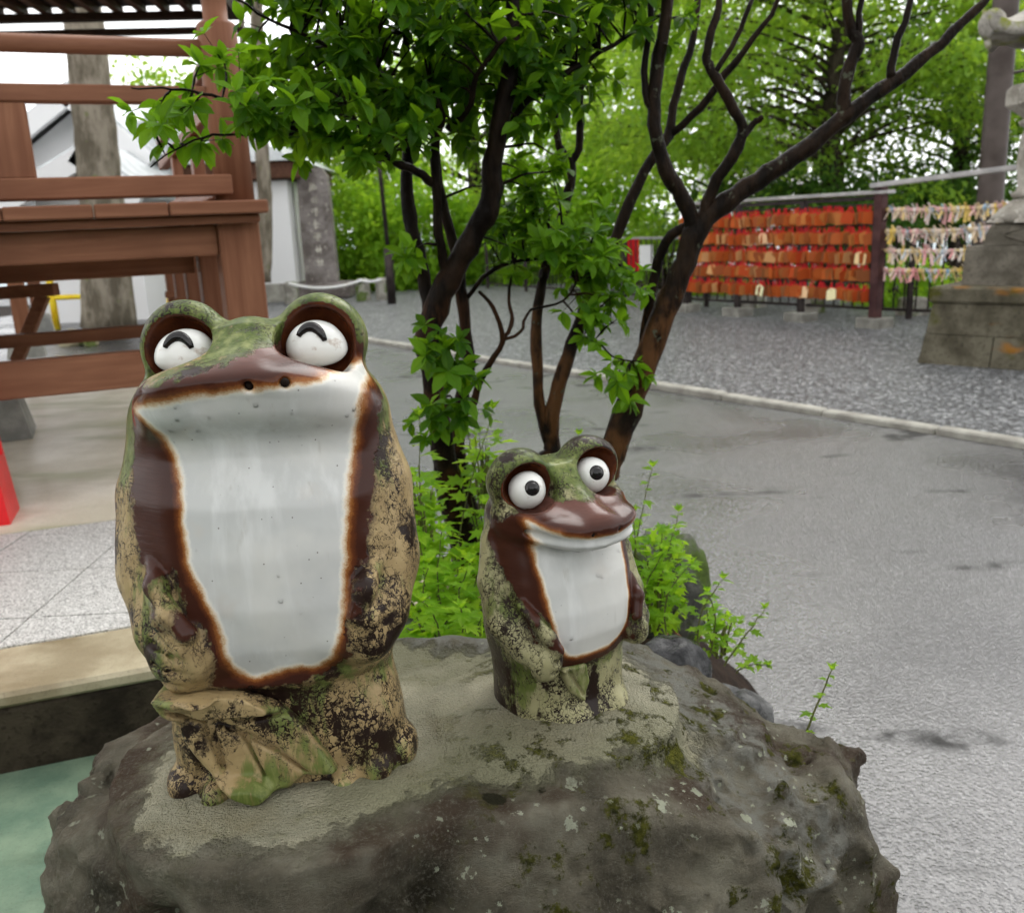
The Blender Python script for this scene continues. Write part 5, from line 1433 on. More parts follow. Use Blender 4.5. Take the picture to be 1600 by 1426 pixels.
# curled hexagonal roof
vs, fs = [], []
nr, na = 9, 48
for i in range(nr):
    t_ = i / (nr - 1)
    for k in range(na):
        a = 2 * math.pi * k / na
        c6 = abs(math.cos(3 * (a - math.pi / 6 + math.pi / 6))) ** 6
        rr_ = 0.12 + (0.55 + 0.16 * c6) * t_
        z = lz(60) + 0.55 * (1 - t_) ** 1.7 + 0.10 * t_ + 0.17 * c6 * t_ ** 5
        vs.append((rr_ * math.cos(a), rr_ * math.sin(a), z))
for i in range(nr):
    t_ = 1 - i / (nr - 1)
    for k in range(na):
        a = 2 * math.pi * k / na
        c6 = abs(math.cos(3 * a)) ** 6
        rr_ = 0.10 + (0.54 + 0.13 * c6) * t_
        z = lz(61) - 0.02 + 0.06 * (1 - t_) + 0.03 * t_ + 0.10 * c6 * t_ ** 5
        vs.append((rr_ * math.cos(a), rr_ * math.sin(a), z))
for i in range(2 * nr - 1):
    for k in range(na): fs.append((i * na + k, i * na + (k + 1) % na, (i + 1) * na + (k + 1) % na, (i + 1) * na + k)[::-1])
M_LROOF = mat_stone('lantern_roof_stone', (0.16, 0.15, 0.13), (0.32, 0.30, 0.265), (0.10, 0.11, 0.02), 5.0, 0.7)
rf = MB().add(vs, fs).build('roof', M_LROOF, ln, None, True)
for k in range(6):                                 # scroll at each corner
    a = k * math.pi / 3
    c_ = Vector((math.cos(a), math.sin(a), 0)); pts, rd_ = [], []
    for j in range(20):
        th = -1.2 + j * 0.33; r_ = 0.105 * (1 - j * 0.032)
        pts.append(c_ * (0.70 + r_ * math.cos(th)) + Vector((0, 0, lz(60) + 0.14 + r_ * math.sin(th)))); rd_.append(0.055 - 0.0012 * j)
    MB().tube(pts, rd_, 10).build('scroll', M_LROOF, rf, None, True)
MB().lathe([(0.12, lz(60) + 0.50), (0.16, lz(60) + 0.60), (0.14, lz(60) + 0.72), (0.03, lz(60) + 0.90)], (0, 0, 0), 16).build('finial', M_LSTONE, rf, None, True)
# grey steel pole behind the lantern
q = W(1548, 300, 12.4)
po = empty('steel_pole', (q.x, 12.4, -0.1)); tag(po, 'thick grey steel pole rising behind the stone lantern', 'pole')
M_POLE = mat_plain('grey_brown_pole', (0.040, 0.032, 0.028), (0.07, 0.058, 0.052), 2, 0.4, 0.1)
MB().lathe([(0.19, 0), (0.165, 0.3), (0.15, 5.5), (0.14, 9)], (0, 0, 0), 20).build('shaft', M_POLE, po, None, True)
for z in (3.1, 5.2): MB().tube([(-0.0, 0, z), (0.9, -0.1, z + 0.15)], 0.02, 8).build('arm', M_POLE, po)
# small weeds in the plinth joints are added with the herbs
# ------------------------------------------------------------ vegetation
def leaf_template(st=((0, .03), (.22, .72), (.5, 1.0), (.78, .62), (1, 0.0)), width=0.27, fold=0.10, droop=0.18):
    """leaf along +x, face up +z; triangles"""
    mid, L_, R_ = [], [], []
    V, Fc = [], []
    for t_, w_ in st:
        V.append((t_, 0, -droop * t_ * t_)); mid.append(len(V) - 1)
    for sgn in (1, -1):
        idx = []
        for t_, w_ in st[1:-1]:
            V.append((t_, sgn * width * w_, -droop * t_ * t_ + fold * w_)); idx.append(len(V) - 1)
        idx = [mid[0]] + idx + [mid[-1]]
        for i in range(len(st) - 1):
            for tri in ((mid[i], mid[i + 1], idx[i + 1]), (mid[i], idx[i + 1], idx[i])):
                if len(set(tri)) == 3: Fc.append(tri if sgn > 0 else tri[::-1])
    return np.array(V, np.float32), np.array(Fc, np.int32)
LEAF = leaf_template()
LEAF_LOW = leaf_template(((0, .03), (.4, 1.0), (1, 0.0)), 0.26, 0.10, 0.2)
def lobed_template():
    ang = [(-2.5, .35), (-1.75, .62), (-1.35, .42), (-0.95, .90), (-0.55, .52), (-.12, .9), (0, 1.08), (.12, .9), (.55, .52), (.95, .90), (1.35, .42), (1.75, .62), (2.5, .35)]
    V = [(0, 0, 0)] + [(0.35 + 0.62 * r_ * math.cos(a), 0.55 * r_ * math.sin(a), 0.05 * abs(math.sin(a)) - 0.16 * (r_ * math.cos(a)) ** 2 * (1 if math.cos(a) > 0 else 0)) for a, r_ in ang]
    V.append((0.35, 0, 0.0)); c = len(V) - 1; n = len(ang)
    F_ = [(c, i + 1, i + 2) for i in range(n - 1)] + [(c, n, 0), (c, 0, 1)]
    return np.array(V, np.float32), np.array(F_, np.int32)
LOBED = lobed_template()
def frames(d, up):
    d = d / (np.linalg.norm(d, axis=1, keepdims=True) + 1e-9)
    s_ = np.cross(up, d); s_ /= (np.linalg.norm(s_, axis=1, keepdims=True) + 1e-9)
    u_ = np.cross(d, s_)
    return np.stack([d, s_, u_], 2)          # columns
def scatter(tpl, pos, d, up, size):
    V, Fc = tpl
    R_ = frames(d, up)
    out = np.einsum('nij,kj->nki', R_, V) * size[:, None, None] + pos[:, None, :]
    N, k = len(pos), len(V)
    FF = (Fc[None] + (np.arange(N) * k)[:, None, None]).reshape(-1, 3)
    return out.reshape(-1, 3), FF
def leaves_obj(name, tpl, pos, d, up, size, mat, parent, off, var=None):
    V, Fc = scatter(tpl, pos - np.array(off), d, up, size)
    var = RNG.random(len(pos)) if var is None else var
    o = mesh_np(name, V, Fc, mat, False, dict(var=np.repeat(var, len(tpl[0]))), parent)
    o['kind'] = 'stuff'
    return o

M_BARK = mat_bark('wet_black_bark', (0.005, 0.0035, 0.0025), (0.017, 0.011, 0.007), (0.035, 0.016, 0.008), 1.0, 0.42, None)
M_BARKB = mat_bark('wet_brown_bark', (0.008, 0.006, 0.0045), (0.026, 0.016, 0.010), (0.095, 0.044, 0.018), 0.8, 0.42, (0.07, 0.075, 0.05))
M_LEAF = mat_leaf('shrub_leaf', (0.008, 0.028, 0.002), (0.020, 0.062, 0.004), (0.085, 0.18, 0.010), 0.45, 0.38)
M_LEAFO = mat_leaf('shrub_leaf_near', (0.018, 0.058, 0.003), (0.045, 0.115, 0.006), (0.105, 0.205, 0.012), 0.48, 0.34, 'obj')
M_HERB = mat_leaf('herb_leaf', (0.085, 0.175, 0.012), (0.135, 0.255, 0.018), (0.21, 0.34, 0.03), 0.5, 0.4, 'obj')
M_HERBJ = mat_leaf('herb_leaf_dense', (0.070, 0.155, 0.012), (0.125, 0.245, 0.018), (0.21, 0.34, 0.03), 0.5, 0.4)

def px_path(pts, radpx, sub=4, jit=0.0025):
    P = [W(*p) for p in pts]
    R_ = [r_ / FPX * (p - CAM).dot(_f) for r_, p in zip(radpx, P)]
    return smooth_path(P, R_, sub, jit)

def make_shrub(name, label, stems, blobs, bark, leaf_mat, base, seed, lsize=0.052, nindiv=0, thin=0.88):
    rs_ = np.random.default_rng(seed); rr_ = random.Random(seed)
    off = Vector((base.x, base.y, base.z))
    root = empty(name, off); tag(root, label, 'tree')
    nodes = []
    for i, (pts, rad) in enumerate(stems):
        P, R_ = px_path(pts, [r_ * thin for r_ in rad])
        P = [p + Vector((0, 0, 0)) for p in P]
        # knots
        R_ = [r_ * (1 + 0.10 * rr_.uniform(-1, 1)) for r_ in R_]
        MB().tube([p - off for p in P], R_, 12 if max(rad) > 9 else 7).build('trunk' if i == 0 else 'branch', bark, root, None, True)
        nodes += [(p, r_) for p, r_ in zip(P[len(P) // 4:], R_[len(R_) // 4:])]
    NP = np.array([tuple(p) for p, _ in nodes])
    if not blobs: return root
    tw = MB(); LP, LD, LU, LS, LV = [], [], [], [], []
    for (px, py, Y, rx, ry, rz_, n_, dens, br) in blobs:
        c = W(px, py, Y)
        for k in range(n_):
            while True:
                v = rs_.uniform(-1, 1, 3)
                if (v * v).sum() < 1: break
            q = Vector((c.x + v[0] * rx, c.y + v[1] * ry, c.z + v[2] * rz_))
            dist = np.linalg.norm(NP - np.array(q), axis=1) + np.maximum(NP[:, 2] - q.z - 0.02, 0) * 1.5
            a, ar = nodes[int(dist.argmin())]
            ln_ = (q - a).length
            mid = a.lerp(q, 0.5) + Vector((rr_.uniform(-.1, .1), rr_.uniform(-.1, .1), rr_.uniform(-.02, .12))) * ln_
            pts = [a, a.lerp(mid, 0.6) + Vector((0, 0, 0.0)), mid, mid.lerp(q, 0.6), q]
            P, R_ = smooth_path(pts, [min(ar * 0.5, 0.0042), 0.0032, 0.0026, 0.0018, 0.0009], 2)
            tw.tube([p - off for p in P], R_, 4, False)
            # whorls of leaves at the end and along the outer half
            ends = [(q, (q - mid).normalized(), 1.0)]
            for j in range(dens):
                t_ = rr_.uniform(0.35, 0.95); p = mid.lerp(q, t_) if t_ > 0.4 else a.lerp(q, t_ + 0.2)
                dd = ((q - a).normalized() + Vector((rr_.uniform(-1, 1), rr_.uniform(-1, 1), rr_.uniform(-.4, .6)))).normalized()
                e = p + dd * rr_.uniform(0.03, 0.08)
                tw.tube([p - off, e - off], [0.0013, 0.0007], 3, False)
                ends.append((e, dd, rr_.uniform(0.75, 1.05)))
            for e, dd, sc in ends:
                m_ = rr_.randint(5, 7); ph = rr_.uniform(0, 6.28)
                sd_ = dd.cross(Vector((0, 0, 1))); sd_ = sd_.normalized() if sd_.length > 1e-3 else Vector((1, 0, 0)); up2 = sd_.cross(dd)
                for j in range(m_):
                    an = ph + 2 * math.pi * j / m_ + rr_.uniform(-.3, .3)
                    rad_ = sd_ * math.cos(an) + up2 * math.sin(an)
                    ld = (rad_ * 0.95 + dd * rr_.uniform(0.2, 0.7) + Vector((0, 0, rr_.uniform(-0.45, 0.05)))).normalized()
                    lu = (dd * 0.6 + Vector((0, 0, 1.0)) + Vector((rr_.uniform(-.4, .4), rr_.uniform(-.4, .4), 0))).normalized()
                    LP.append(tuple(e)); LD.append(tuple(ld)); LU.append(tuple(lu)); LS.append(lsize * sc * rr_.uniform(0.5, 1.25)); LV.append(min(1, max(0, br + rr_.uniform(-.3, .3))))
    t_o = tw.build('twigs', bark, root); t_o['kind'] = 'stuff'
    LP, LD, LU, LS, LV = map(np.array, (LP, LD, LU, LS, LV))
    # the leaves that show largest are objects of their own
    if nindiv:
        vis = np.linalg.norm(LP - np.array(CAM), axis=1)
        order = np.argsort(vis / LS)
        near, far = order[:nindiv], order[nindiv:]
        lme = bpy.data.meshes.new('leaf'); lme.from_pydata([tuple(map(float, v)) for v in LEAF[0]], [], [tuple(map(int, f)) for f in LEAF[1]]); lme.materials.append(M_LEAFO); lme.update()
        FR = frames(LD[near], LU[near])
        for i, R_ in zip(near, FR):
            o = bpy.data.objects.new('leaf', lme); COL.objects.link(o); o.parent = root
            M4 = Matrix(R_.tolist()).to_4x4()
            o.matrix_basis = Matrix.Translation(Vector(LP[i]) - off) @ M4 @ Matrix.Scale(float(LS[i]), 4)
    else: far = np.arange(len(LP))
    leaves_obj('foliage', LEAF, LP[far], LD[far], LU[far], LS[far], leaf_mat, root, off, LV[far])
    return root

TY = 2.3
st_left = [
    ([(742, 905, 2.40), (728, 850, 2.38), (705, 780, 2.34), (692, 700, 2.30), (678, 600, 2.28), (668, 525, 2.27), (700, 440, 2.28), (740, 370, 2.28), (766, 312, 2.28), (773, 230, 2.27), (797, 110, 2.26), (800, 0, 2.25), (798, -120, 2.24)], [30, 27, 24, 22, 20, 22, 23, 20, 19, 17, 15, 13, 11]),
    ([(745, 900, 2.50), (738, 820, 2.50), (715, 700, 2.46), (722, 620, 2.45), (733, 565, 2.45), (722, 470, 2.46), (714, 400, 2.46), (690, 310, 2.46), (680, 220, 2.45), (690, 100, 2.42), (680, -20, 2.4)], [20, 17, 15, 12, 11, 11, 10, 9, 8, 7, 5]),
    ([(676, 530, 2.28), (665, 450, 2.32), (648, 375, 2.36), (636, 300, 2.38), (640, 190, 2.38), (634, 90, 2.36), (640, -40, 2.34)], [14, 13, 13, 12, 9, 7, 5]),
    ([(702, 430, 2.28), (690, 400, 2.27), (683, 320, 2.26), (678, 230, 2.25), (690, 180, 2.24), (672, 130, 2.22)], [9, 9, 8, 8, 7, 5]),
    ([(684, 292, 2.27), (650, 268, 2.22), (600, 248, 2.17), (540, 232, 2.12), (470, 205, 2.05), (400, 172, 2.0), (330, 150, 1.96), (270, 140, 1.94), (205, 138, 1.92)], [9, 8, 7, 6, 5, 4, 3, 2.2, 1.2]),
    ([(560, 235, 2.13), (500, 208, 2.09), (420, 212, 2.02), (350, 210, 1.97), (290, 225, 1.94), (235, 262, 1.92)], [4, 3, 2.6, 2.2, 1.7, 1]),
    ([(683, 190, 2.25), (640, 150, 2.22), (570, 100, 2.18), (490, 62, 2.14), (420, 30, 2.1), (360, -10, 2.06)], [7, 6, 5, 4, 3, 2]),
    ([(645, 270, 2.22), (590, 225, 2.18), (555, 190, 2.14), (545, 150, 2.10)], [4, 3.4, 3, 2]),
    ([(775, 235, 2.27), (830, 150, 2.34), (900, 105, 2.40), (975, 60, 2.46), (1040, 20, 2.5)], [7, 6, 5, 4, 3]),
    ([(700, 200, 2.25), (730, 175, 2.2), (745, 120, 2.15), (790, 60, 2.1)], [7, 6, 5, 4]),
    ([(735, 645, 2.42), (752, 590, 2.40), (785, 532, 2.38), (770, 480, 2.36), (748, 455, 2.34)], [7, 6, 5, 4, 3]),
    ([(785, 532, 2.38), (800, 500, 2.40), (795, 460, 2.42), (800, 430, 2.44)], [4, 4, 3, 2.4]),
    ([(787, 530, 2.38), (812, 520, 2.38), (830, 485, 2.40), (880, 470, 2.40), (900, 440, 2.40)], [3.4, 3, 2.6, 2.2, 2]),
    ([(720, 478, 2.46), (770, 420, 2.46), (840, 405, 2.46), (920, 390, 2.46), (975, 420, 2.46)], [5, 4, 3.4, 3, 2]),
    ([(880, 470, 2.40), (930, 530, 2.36), (965, 560, 2.34), (1000, 565, 2.32)], [2, 1.8, 1.6, 1.2]),
]
bl_left = [  # px, py, depth, half sizes, twigs, side shoots, tone
    (590, 70, 2.25, .26, .22, .13, 38, 2, .30), (480, 85, 2.16, .15, .14, .09, 17, 2, .42), (720, 60, 2.3, .26, .22, .15, 40, 2, .22), (860, 25, 2.4, .20, .18, .10, 28, 2, .26),
    (980, 15, 2.48, .15, .15, .10, 14, 2, .35), (680, 170, 2.3, .17, .15, .11, 28, 2, .24), (560, 195, 2.12, .17, .12, .08, 24, 2, .50), (470, 190, 2.04, .10, .09, .06, 14, 2, .62),
    (405, 165, 1.99, .09, .08, .04, 7, 1, .75), (290, 150, 1.95, .08, .06, .04, 5, 1, .85), (275, 215, 1.93, .07, .06, .04, 4, 1, .9), (810, 160, 2.36, .12, .13, .10, 16, 2, .35), (820, 280, 2.42, .10, .10, .10, 12, 2, .6),
    (900, 390, 2.44, .16, .12, .07, 22, 2, .85), (800, 375, 2.44, .10, .10, .08, 12, 2, .65), (950, 440, 2.42, .09, .08, .06, 12, 2, .95), (648, 392, 2.30, .03, .03, .03, 3, 1, .8),
    (690, 560, 2.12, .055, .04, .075, 9, 1, .45), (690, 640, 2.10, .07, .04, .05, 8, 1, .40), (985, 570, 2.33, .045, .05, .05, 7, 1, .9), (935, 510, 2.36, .06, .05, .05, 6, 1, .8), (330, 100, 2.0, .05, .05, .04, 2, 1, .8), (880, 110, 2.42, .1, .1, .06, 10, 2, .3), (540, 0, 2.2, .25, .2, .06, 18, 2, .35)]
base_left = W(742, 905, 2.40)
shrub_left = make_shrub('leafy_shrub', 'dark leafy small tree with several stems and drooping branches behind the tall frog', st_left, bl_left, M_BARK, M_LEAF, base_left, 5, 0.049, 300)
st_mid = [
    ([(880, 745, 2.5), (866, 715, 2.5), (862, 690, 2.5), (864, 640, 2.5), (888, 555, 2.52), (915, 480, 2.54), (962, 375, 2.56), (1005, 270, 2.58), (1043, 213, 2.6), (1055, 150, 2.62), (1082, 60, 2.64), (1095, -40, 2.65)], [17, 17, 16, 15, 14, 12, 11, 11, 10, 8, 7, 6]),
    ([(864, 705, 2.5), (840, 718, 2.47), (805, 730, 2.44), (775, 745, 2.42)], [14, 12, 9, 7]),
    ([(857, 690, 2.5), (843, 630, 2.5), (838, 520, 2.52), (848, 440, 2.54), (872, 360, 2.56), (888, 300, 2.57), (893, 255, 2.57), (878, 238, 2.57), (870, 210, 2.57), (868, 150, 2.57)], [12, 11, 11, 10, 9, 9, 9, 8, 7, 6]),
    ([(893, 258, 2.57), (906, 220, 2.57), (907, 150, 2.57), (910, 60, 2.57)], [8, 8, 7, 5]),
    ([(1043, 213, 2.6), (1095, 168, 2.58), (1145, 100, 2.56), (1205, 22, 2.54), (1230, -40, 2.53)], [8, 8, 7, 5, 4]),
]
make_shrub('bare_shrub', 'slim bare forked stems between the leafy tree and the thick leaning trunk', st_mid, None, M_BARKB, M_LEAF, W(880, 745, 2.5), 6, thin=0.8)
st_right = [
    ([(940, 745, 2.42), (962, 690, 2.42), (1000, 590, 2.42), (1037, 490, 2.42), (1070, 410, 2.42), (1092, 355, 2.42), (1150, 305, 2.42), (1215, 262, 2.42), (1265, 228, 2.42), (1320, 182, 2.42), (1395, 128, 2.43), (1470, 68, 2.44), (1535, 5, 2.45), (1570, -40, 2.46)], [33, 30, 27, 26, 25, 24, 20, 19, 18, 17, 14, 11, 9, 8]),
    ([(1085, 365, 2.42), (1068, 310, 2.42), (1040, 265, 2.42), (1022, 195, 2.42), (1027, 110, 2.43), (1042, 20, 2.44), (1048, -60, 2.45)], [17, 17, 16, 15, 14, 13, 12]),
    ([(1022, 180, 2.42), (1006, 130, 2.43), (1014, 50, 2.44), (1020, -30, 2.45)], [9, 8, 7, 6]),
    ([(1096, 345, 2.42), (1120, 280, 2.41), (1160, 215, 2.40), (1140, 160, 2.40), (1112, 110, 2.40), (1105, 80, 2.40), (1122, 10, 2.40), (1130, -50, 2.4)], [13, 12, 12, 11, 10, 9, 7, 6]),
    ([(1160, 215, 2.40), (1178, 192, 2.40), (1192, 183, 2.39)], [9, 7, 6]),
    ([(1116, 118, 2.40), (1150, 60, 2.40), (1175, 0, 2.40)], [6, 6, 5]),
    ([(1318, 190, 2.42), (1322, 120, 2.42), (1340, 70, 2.42), (1328, 40, 2.42), (1322, -30, 2.42)], [15, 14, 13, 11, 10]),
    ([(1335, 85, 2.42), (1342, 40, 2.42), (1346, -30, 2.42)], [8, 7, 6]),
    ([(1392, 125, 2.43), (1398, 75, 2.43), (1418, 20, 2.43), (1430, -30, 2.43)], [9, 8, 7, 6]),
    ([(1078, 350, 2.43), (1040, 378, 2.46), (1022, 440, 2.48), (1008, 520, 2.48), (996, 600, 2.47)], [10, 10, 10, 10, 9]),
]
tree_r = make_shrub('leaning_tree', 'thick leaning wet trunk forking into bare crooked branches over the gravel', st_right, None, M_BARKB, M_LEAF, W(940, 745, 2.42), 8, thin=0.76)

# ---- undergrowth
LM = {}
def leafmesh(kind):
    if kind not in LM:
        t_ = {'lobed': LOBED, 'leaf': LEAF}[kind]
        me = bpy.data.meshes.new('leaf'); me.from_pydata([tuple(map(float, v)) for v in t_[0]], [], [tuple(map(int, f)) for f in t_[1]]); me.materials.append(M_HERB); me.update(); LM[kind] = me
    return LM[kind]
M_STEM = mat_plain('green_stem', (0.05, 0.06, 0.02), (0.10, 0.10, 0.035), 10, 0.6)
def herb(pts, nl, size, label, seed, kind='lobed', rad=0.0022, tuft=True, start=0.15):
    rr_ = random.Random(seed)
    P, R_ = smooth_path(pts, [rad] + [rad * 0.8] * (len(pts) - 2) + [rad * 0.4], 4, 0.002)
    root = empty('herb', P[0]); tag(root, label, 'herb', 'wild herbs round the boulder')
    MB().tube([p - P[0] for p in P], R_, 5).build('stem', M_STEM, root)
    for k in range(nl):
        t_ = start + (1 - start) * (k + 0.5) / nl; f_ = t_ * (len(P) - 1); i = min(int(f_), len(P) - 2)
        p = P[i].lerp(P[i + 1], f_ - i)
        an = k * 2.4 + rr_.uniform(-.4, .4)
        ld = Vector((math.cos(an), math.sin(an), rr_.uniform(-.15, .45))).normalized()
        lu = Vector((rr_.uniform(-.3, .3), rr_.uniform(-.3, .3), 1))
        s_ = size * rr_.uniform(0.7, 1.15) * (1.0 if t_ < 0.8 else 0.7)
        R3 = frames(np.array([ld]), np.array([lu]))[0]
        o = bpy.data.objects.new('leaf', leafmesh(kind)); COL.objects.link(o); o.parent = root
        o.matrix_basis = Matrix.Translation(p - P[0]) @ Matrix(R3.tolist()).to_4x4() @ Matrix.Scale(s_, 4)
    if tuft:
        for k in range(4):
            an = k * 1.57 + rr_.random(); ld = Vector((math.cos(an) * .6, math.sin(an) * .6, 0.9)); R3 = frames(np.array([ld.normalized()]), np.array([Vector((-math.cos(an), -math.sin(an), .5))]))[0]
            o = bpy.data.objects.new('leaf', leafmesh(kind)); COL.objects.link(o); o.parent = root
            o.matrix_basis = Matrix.Translation(P[-1] - P[0]) @ Matrix(R3.tolist()).to_4x4() @ Matrix.Scale(size * 0.55, 4)
    return root
def hp(px0, py0, px1, py1, Y, bend=0.0):
    a, b = W(px0, py0, Y), W(px1, py1, Y)
    return [a, a.lerp(b, 0.5) + Vector((bend, 0.0, 0.01)), b]
hl = [  # base px, top px, depth, leaves, size, label
    (690, 1000, 655, 650, 2.05, 12, .052, 'tall lobed herb close to the right side of the tall frog'),
    (700, 1000, 770, 640, 2.20, 12, .056, 'tall lobed herb rising right of the dark stems'),
    (670, 1000, 640, 760, 2.00, 11, .050, 'lobed herb half hidden by the tall frog'),
    (720, 1000, 760, 790, 2.10, 11, .055, 'bushy lobed herb left of the small frog'),
    (700, 1000, 690, 830, 1.95, 11, .055, 'low lobed herb in front of the dark stems'),
    (660, 1000, 670, 880, 1.88, 10, .052, 'low dark lobed herb above the mulch'),
    (735, 1005, 735, 880, 1.80, 10, .050, 'low lobed herb touching the back of the small frog'),
    (690, 1005, 660, 940, 1.75, 8, .045, 'small lobed seedling on the mulch beside the tall frog'),
    (720, 1010, 720, 950, 1.72, 8, .045, 'small lobed seedling on the mulch nearer the small frog'),
    (740, 960, 800, 720, 2.30, 11, .050, 'slender herb behind the head of the small frog'),
    (880, 800, 905, 680, 2.35, 9, .042, 'bright herb sprig between the eyes of the small frog'),
    (985, 960, 1020, 730, 2.05, 12, .040, 'upright herb sprig right of the small frog'),
    (1000, 980, 1060, 800, 2.00, 13, .042, 'bushy bright herb right of the small frog'),
    (1010, 990, 1040, 860, 1.95, 13, .042, 'dense low herb against the mossy rock'),
    (1000, 990, 990, 800, 2.00, 12, .040, 'herb touching the right cheek of the small frog'),
    (1040, 990, 1080, 880, 1.90, 11, .038, 'low herb over the dark wet rock'),
    (1090, 1010, 1130, 905, 1.85, 11, .036, 'feathery sprig leaning over the pale rock'),
    (1130, 1040, 1195, 950, 1.80, 9, .032, 'thin sprig bent outwards over the asphalt'),
    (1110, 1020, 1105, 925, 1.90, 10, .034, 'upright feathery sprig behind the pale rock'),
    (1150, 1050, 1200, 1040, 1.75, 8, .030, 'small drooping sprig beside the pale rock'),
    (1238, 1190, 1300, 1045, 1.36, 9, .026, 'lone little sprig at the right end of the boulder'),
]
for i, (x0, y0, x1, y1, Y, nl, sz, lab) in enumerate(hl):
    herb(hp(x0, y0, x1, y1, Y, random.uniform(-.03, .03)), nl + (3 if sz < .045 else 6), sz, lab, i + 3, 'lobed')
# dense ground cover round the stems
def cover(c, r_, n_, size, mat, name, label, seed, tpl=LOBED):
    rs_ = np.random.default_rng(seed)
    v = rs_.normal(size=(n_, 3)); v /= np.linalg.norm(v, axis=1, keepdims=True); v *= rs_.random((n_, 1)) ** 0.45
    pos = np.array(c) + v * np.array(r_)
    d = rs_.normal(size=(n_, 3)) * np.array([1, 1, .35]) + v * 0.6
    up = rs_.normal(size=(n_, 3)) * 0.35 + np.array([0, 0, 1])
    root = empty(name, c); tag(root, label, 'plant', 'ground cover plants')
    leaves_obj('foliage', tpl, pos, d, up, size * rs_.uniform(.6, 1.15, n_), mat, root, c)
    mb = MB()
    for k in range(12):
        q = Vector((rs_.uniform(-.6, .6) * r_[0], rs_.uniform(-.6, .6) * r_[1], rs_.uniform(.2, .9) * r_[2]))
        mb.tube([(q.x * 0.4, q.y * 0.4, -r_[2]), (q.x * 0.7, q.y * 0.7, 0), q], [0.003, 0.0025, 0.001], 4)
    o = mb.build('stems', M_STEM, root); o['kind'] = 'stuff'
cover(W(690, 940, 2.05), (.14, .18, .15), 330, .058, M_HERBJ, 'ground_cover', 'leafy clump under the dark stems beside the tall frog', 1)
cover(W(1025, 900, 2.05), (.085, .12, .13), 330, .040, M_HERBJ, 'ground_cover', 'bright leafy clump right of the small frog', 2)
cover(W(770, 830, 2.35), (.10, .12, .15), 170, .050, M_HERBJ, 'ground_cover', 'leafy clump between dark stems and the small frog', 4)
cover(W(665, 800, 2.1), (.075, .10, .13), 90, .055, M_HERBJ, 'ground_cover', 'loose leafy clump right beside the tall frog', 5)
cover(W(755, 730, 2.3), (.07, .10, .11), 70, .052, M_HERBJ, 'ground_cover', 'loose leafy clump over the thin stem', 6)
cover(W(700, 1000, 1.85), (.13, .10, .06), 120, .050, M_HERBJ, 'ground_cover', 'low leafy clump at the mulch between the frogs', 7)
cover(W(1125, 985, 1.95), (.055, .07, .06), 120, .026, M_HERBJ, 'ground_cover', 'feathery bright clump spilling over the road side', 8)
# weeds in the lantern plinth
for i, (px, py, lab) in enumerate(((1588, 500, 'pale weed high in the plinth of the stone lantern'), (1556, 555, 'pale weed at the foot of the stone lantern'))):
    p = W(px, py, 8.55)
    herb([p, p + Vector((-.02, -.03, .06)), p + Vector((.03, -.05, .12))], 6, .09, lab, 50 + i, 'leaf', 0.004)
# rocks round the bed
M_WETROCK = (lambda m: m.fin(m.mix(m.step(m.noise(16, 5, m.world()), .4, .65), (.012, .012, .013), (.05, .05, .05)), m.mixf(m.noise(30, 3, m.world()), .15, .4), m.bump(m.noise(24, 6, m.world(), .6), .9, .02), Coat_Weight=.15))(Mt('black_wet_rock'))
M_PALEROCK = mat_stone('pale_wet_rock', (0.04, 0.04, 0.04), (0.14, 0.14, 0.135), None, 12, 0.4)
M_MOSSROCK = mat_stone('moss_rock', (0.030, 0.030, 0.026), (0.11, 0.11, 0.095), (0.03, 0.045, 0.010), 10, 0.7)
small_rock('rock', W(1045, 1050, 1.72), 0.085, 2.2, M_WETROCK, 'black wet rock with wavy ridges behind the boulder', 'rocks edging the bed', 0.95)
small_rock('rock', W(1150, 1112, 1.62), 0.065, 4.9, M_PALEROCK, 'pale grey wet rock behind the right shoulder of the boulder', 'rocks edging the bed', 0.8)
small_rock('rock', W(1040, 925, 2.30), 0.14, 6.1, M_MOSSROCK, 'dark mossy upright rock behind the bright herbs', 'rocks edging the bed', 1.2)
small_rock('rock', W(650, 1010, 2.0), 0.13, 7.7, M_MOSSROCK, 'dark rock on the mulch beside the tall frog', 'rocks edging the bed', 0.6)
for i, (px, py, Y, r_, lab) in enumerate(((1110, 1120, 1.85, .13, 'low grey rock at the road side of the bed'), (1010, 1010, 2.75, .16, 'far grey rock at the back of the bed'), (700, 940, 3.0, .16, 'far dark rock at the back left of the bed'))):
    small_rock('rock', (W(px, py, Y).x, Y, 0.12), r_, 9 + i * 2.3, M_MOSSROCK, lab, 'rocks edging the bed', 0.9)
# fallen bark mulch
rs_ = np.random.default_rng(9); n_ = 900
xy = np.stack([rs_.uniform(-.40, .45, n_), rs_.uniform(1.6, 2.6, n_)], 1)
zb_ = bed_h(xy[:, 0], xy[:, 1]) - 0.035
d_ = rs_.normal(size=(n_, 3)) * np.array([1, 1, .2])
M_CHIP = (lambda m: m.fin(m.ramp(m.attr('var'), [(0, (.05, .018, .012)), (.6, (.13, .05, .035)), (1, (.22, .12, .08))]), .7))(Mt('bark_chip'))
o = leaves_obj('bark_mulch', LEAF_LOW, np.concatenate([xy, zb_[:, None]], 1), d_, np.tile([0, 0, 1.], (n_, 1)) + rs_.normal(size=(n_, 3)) * .3, rs_.uniform(.02, .045, n_), M_CHIP, None, (0, 0, 0))
tag(o, 'reddish bark mulch covering the bed', 'mulch', None, 'stuff')

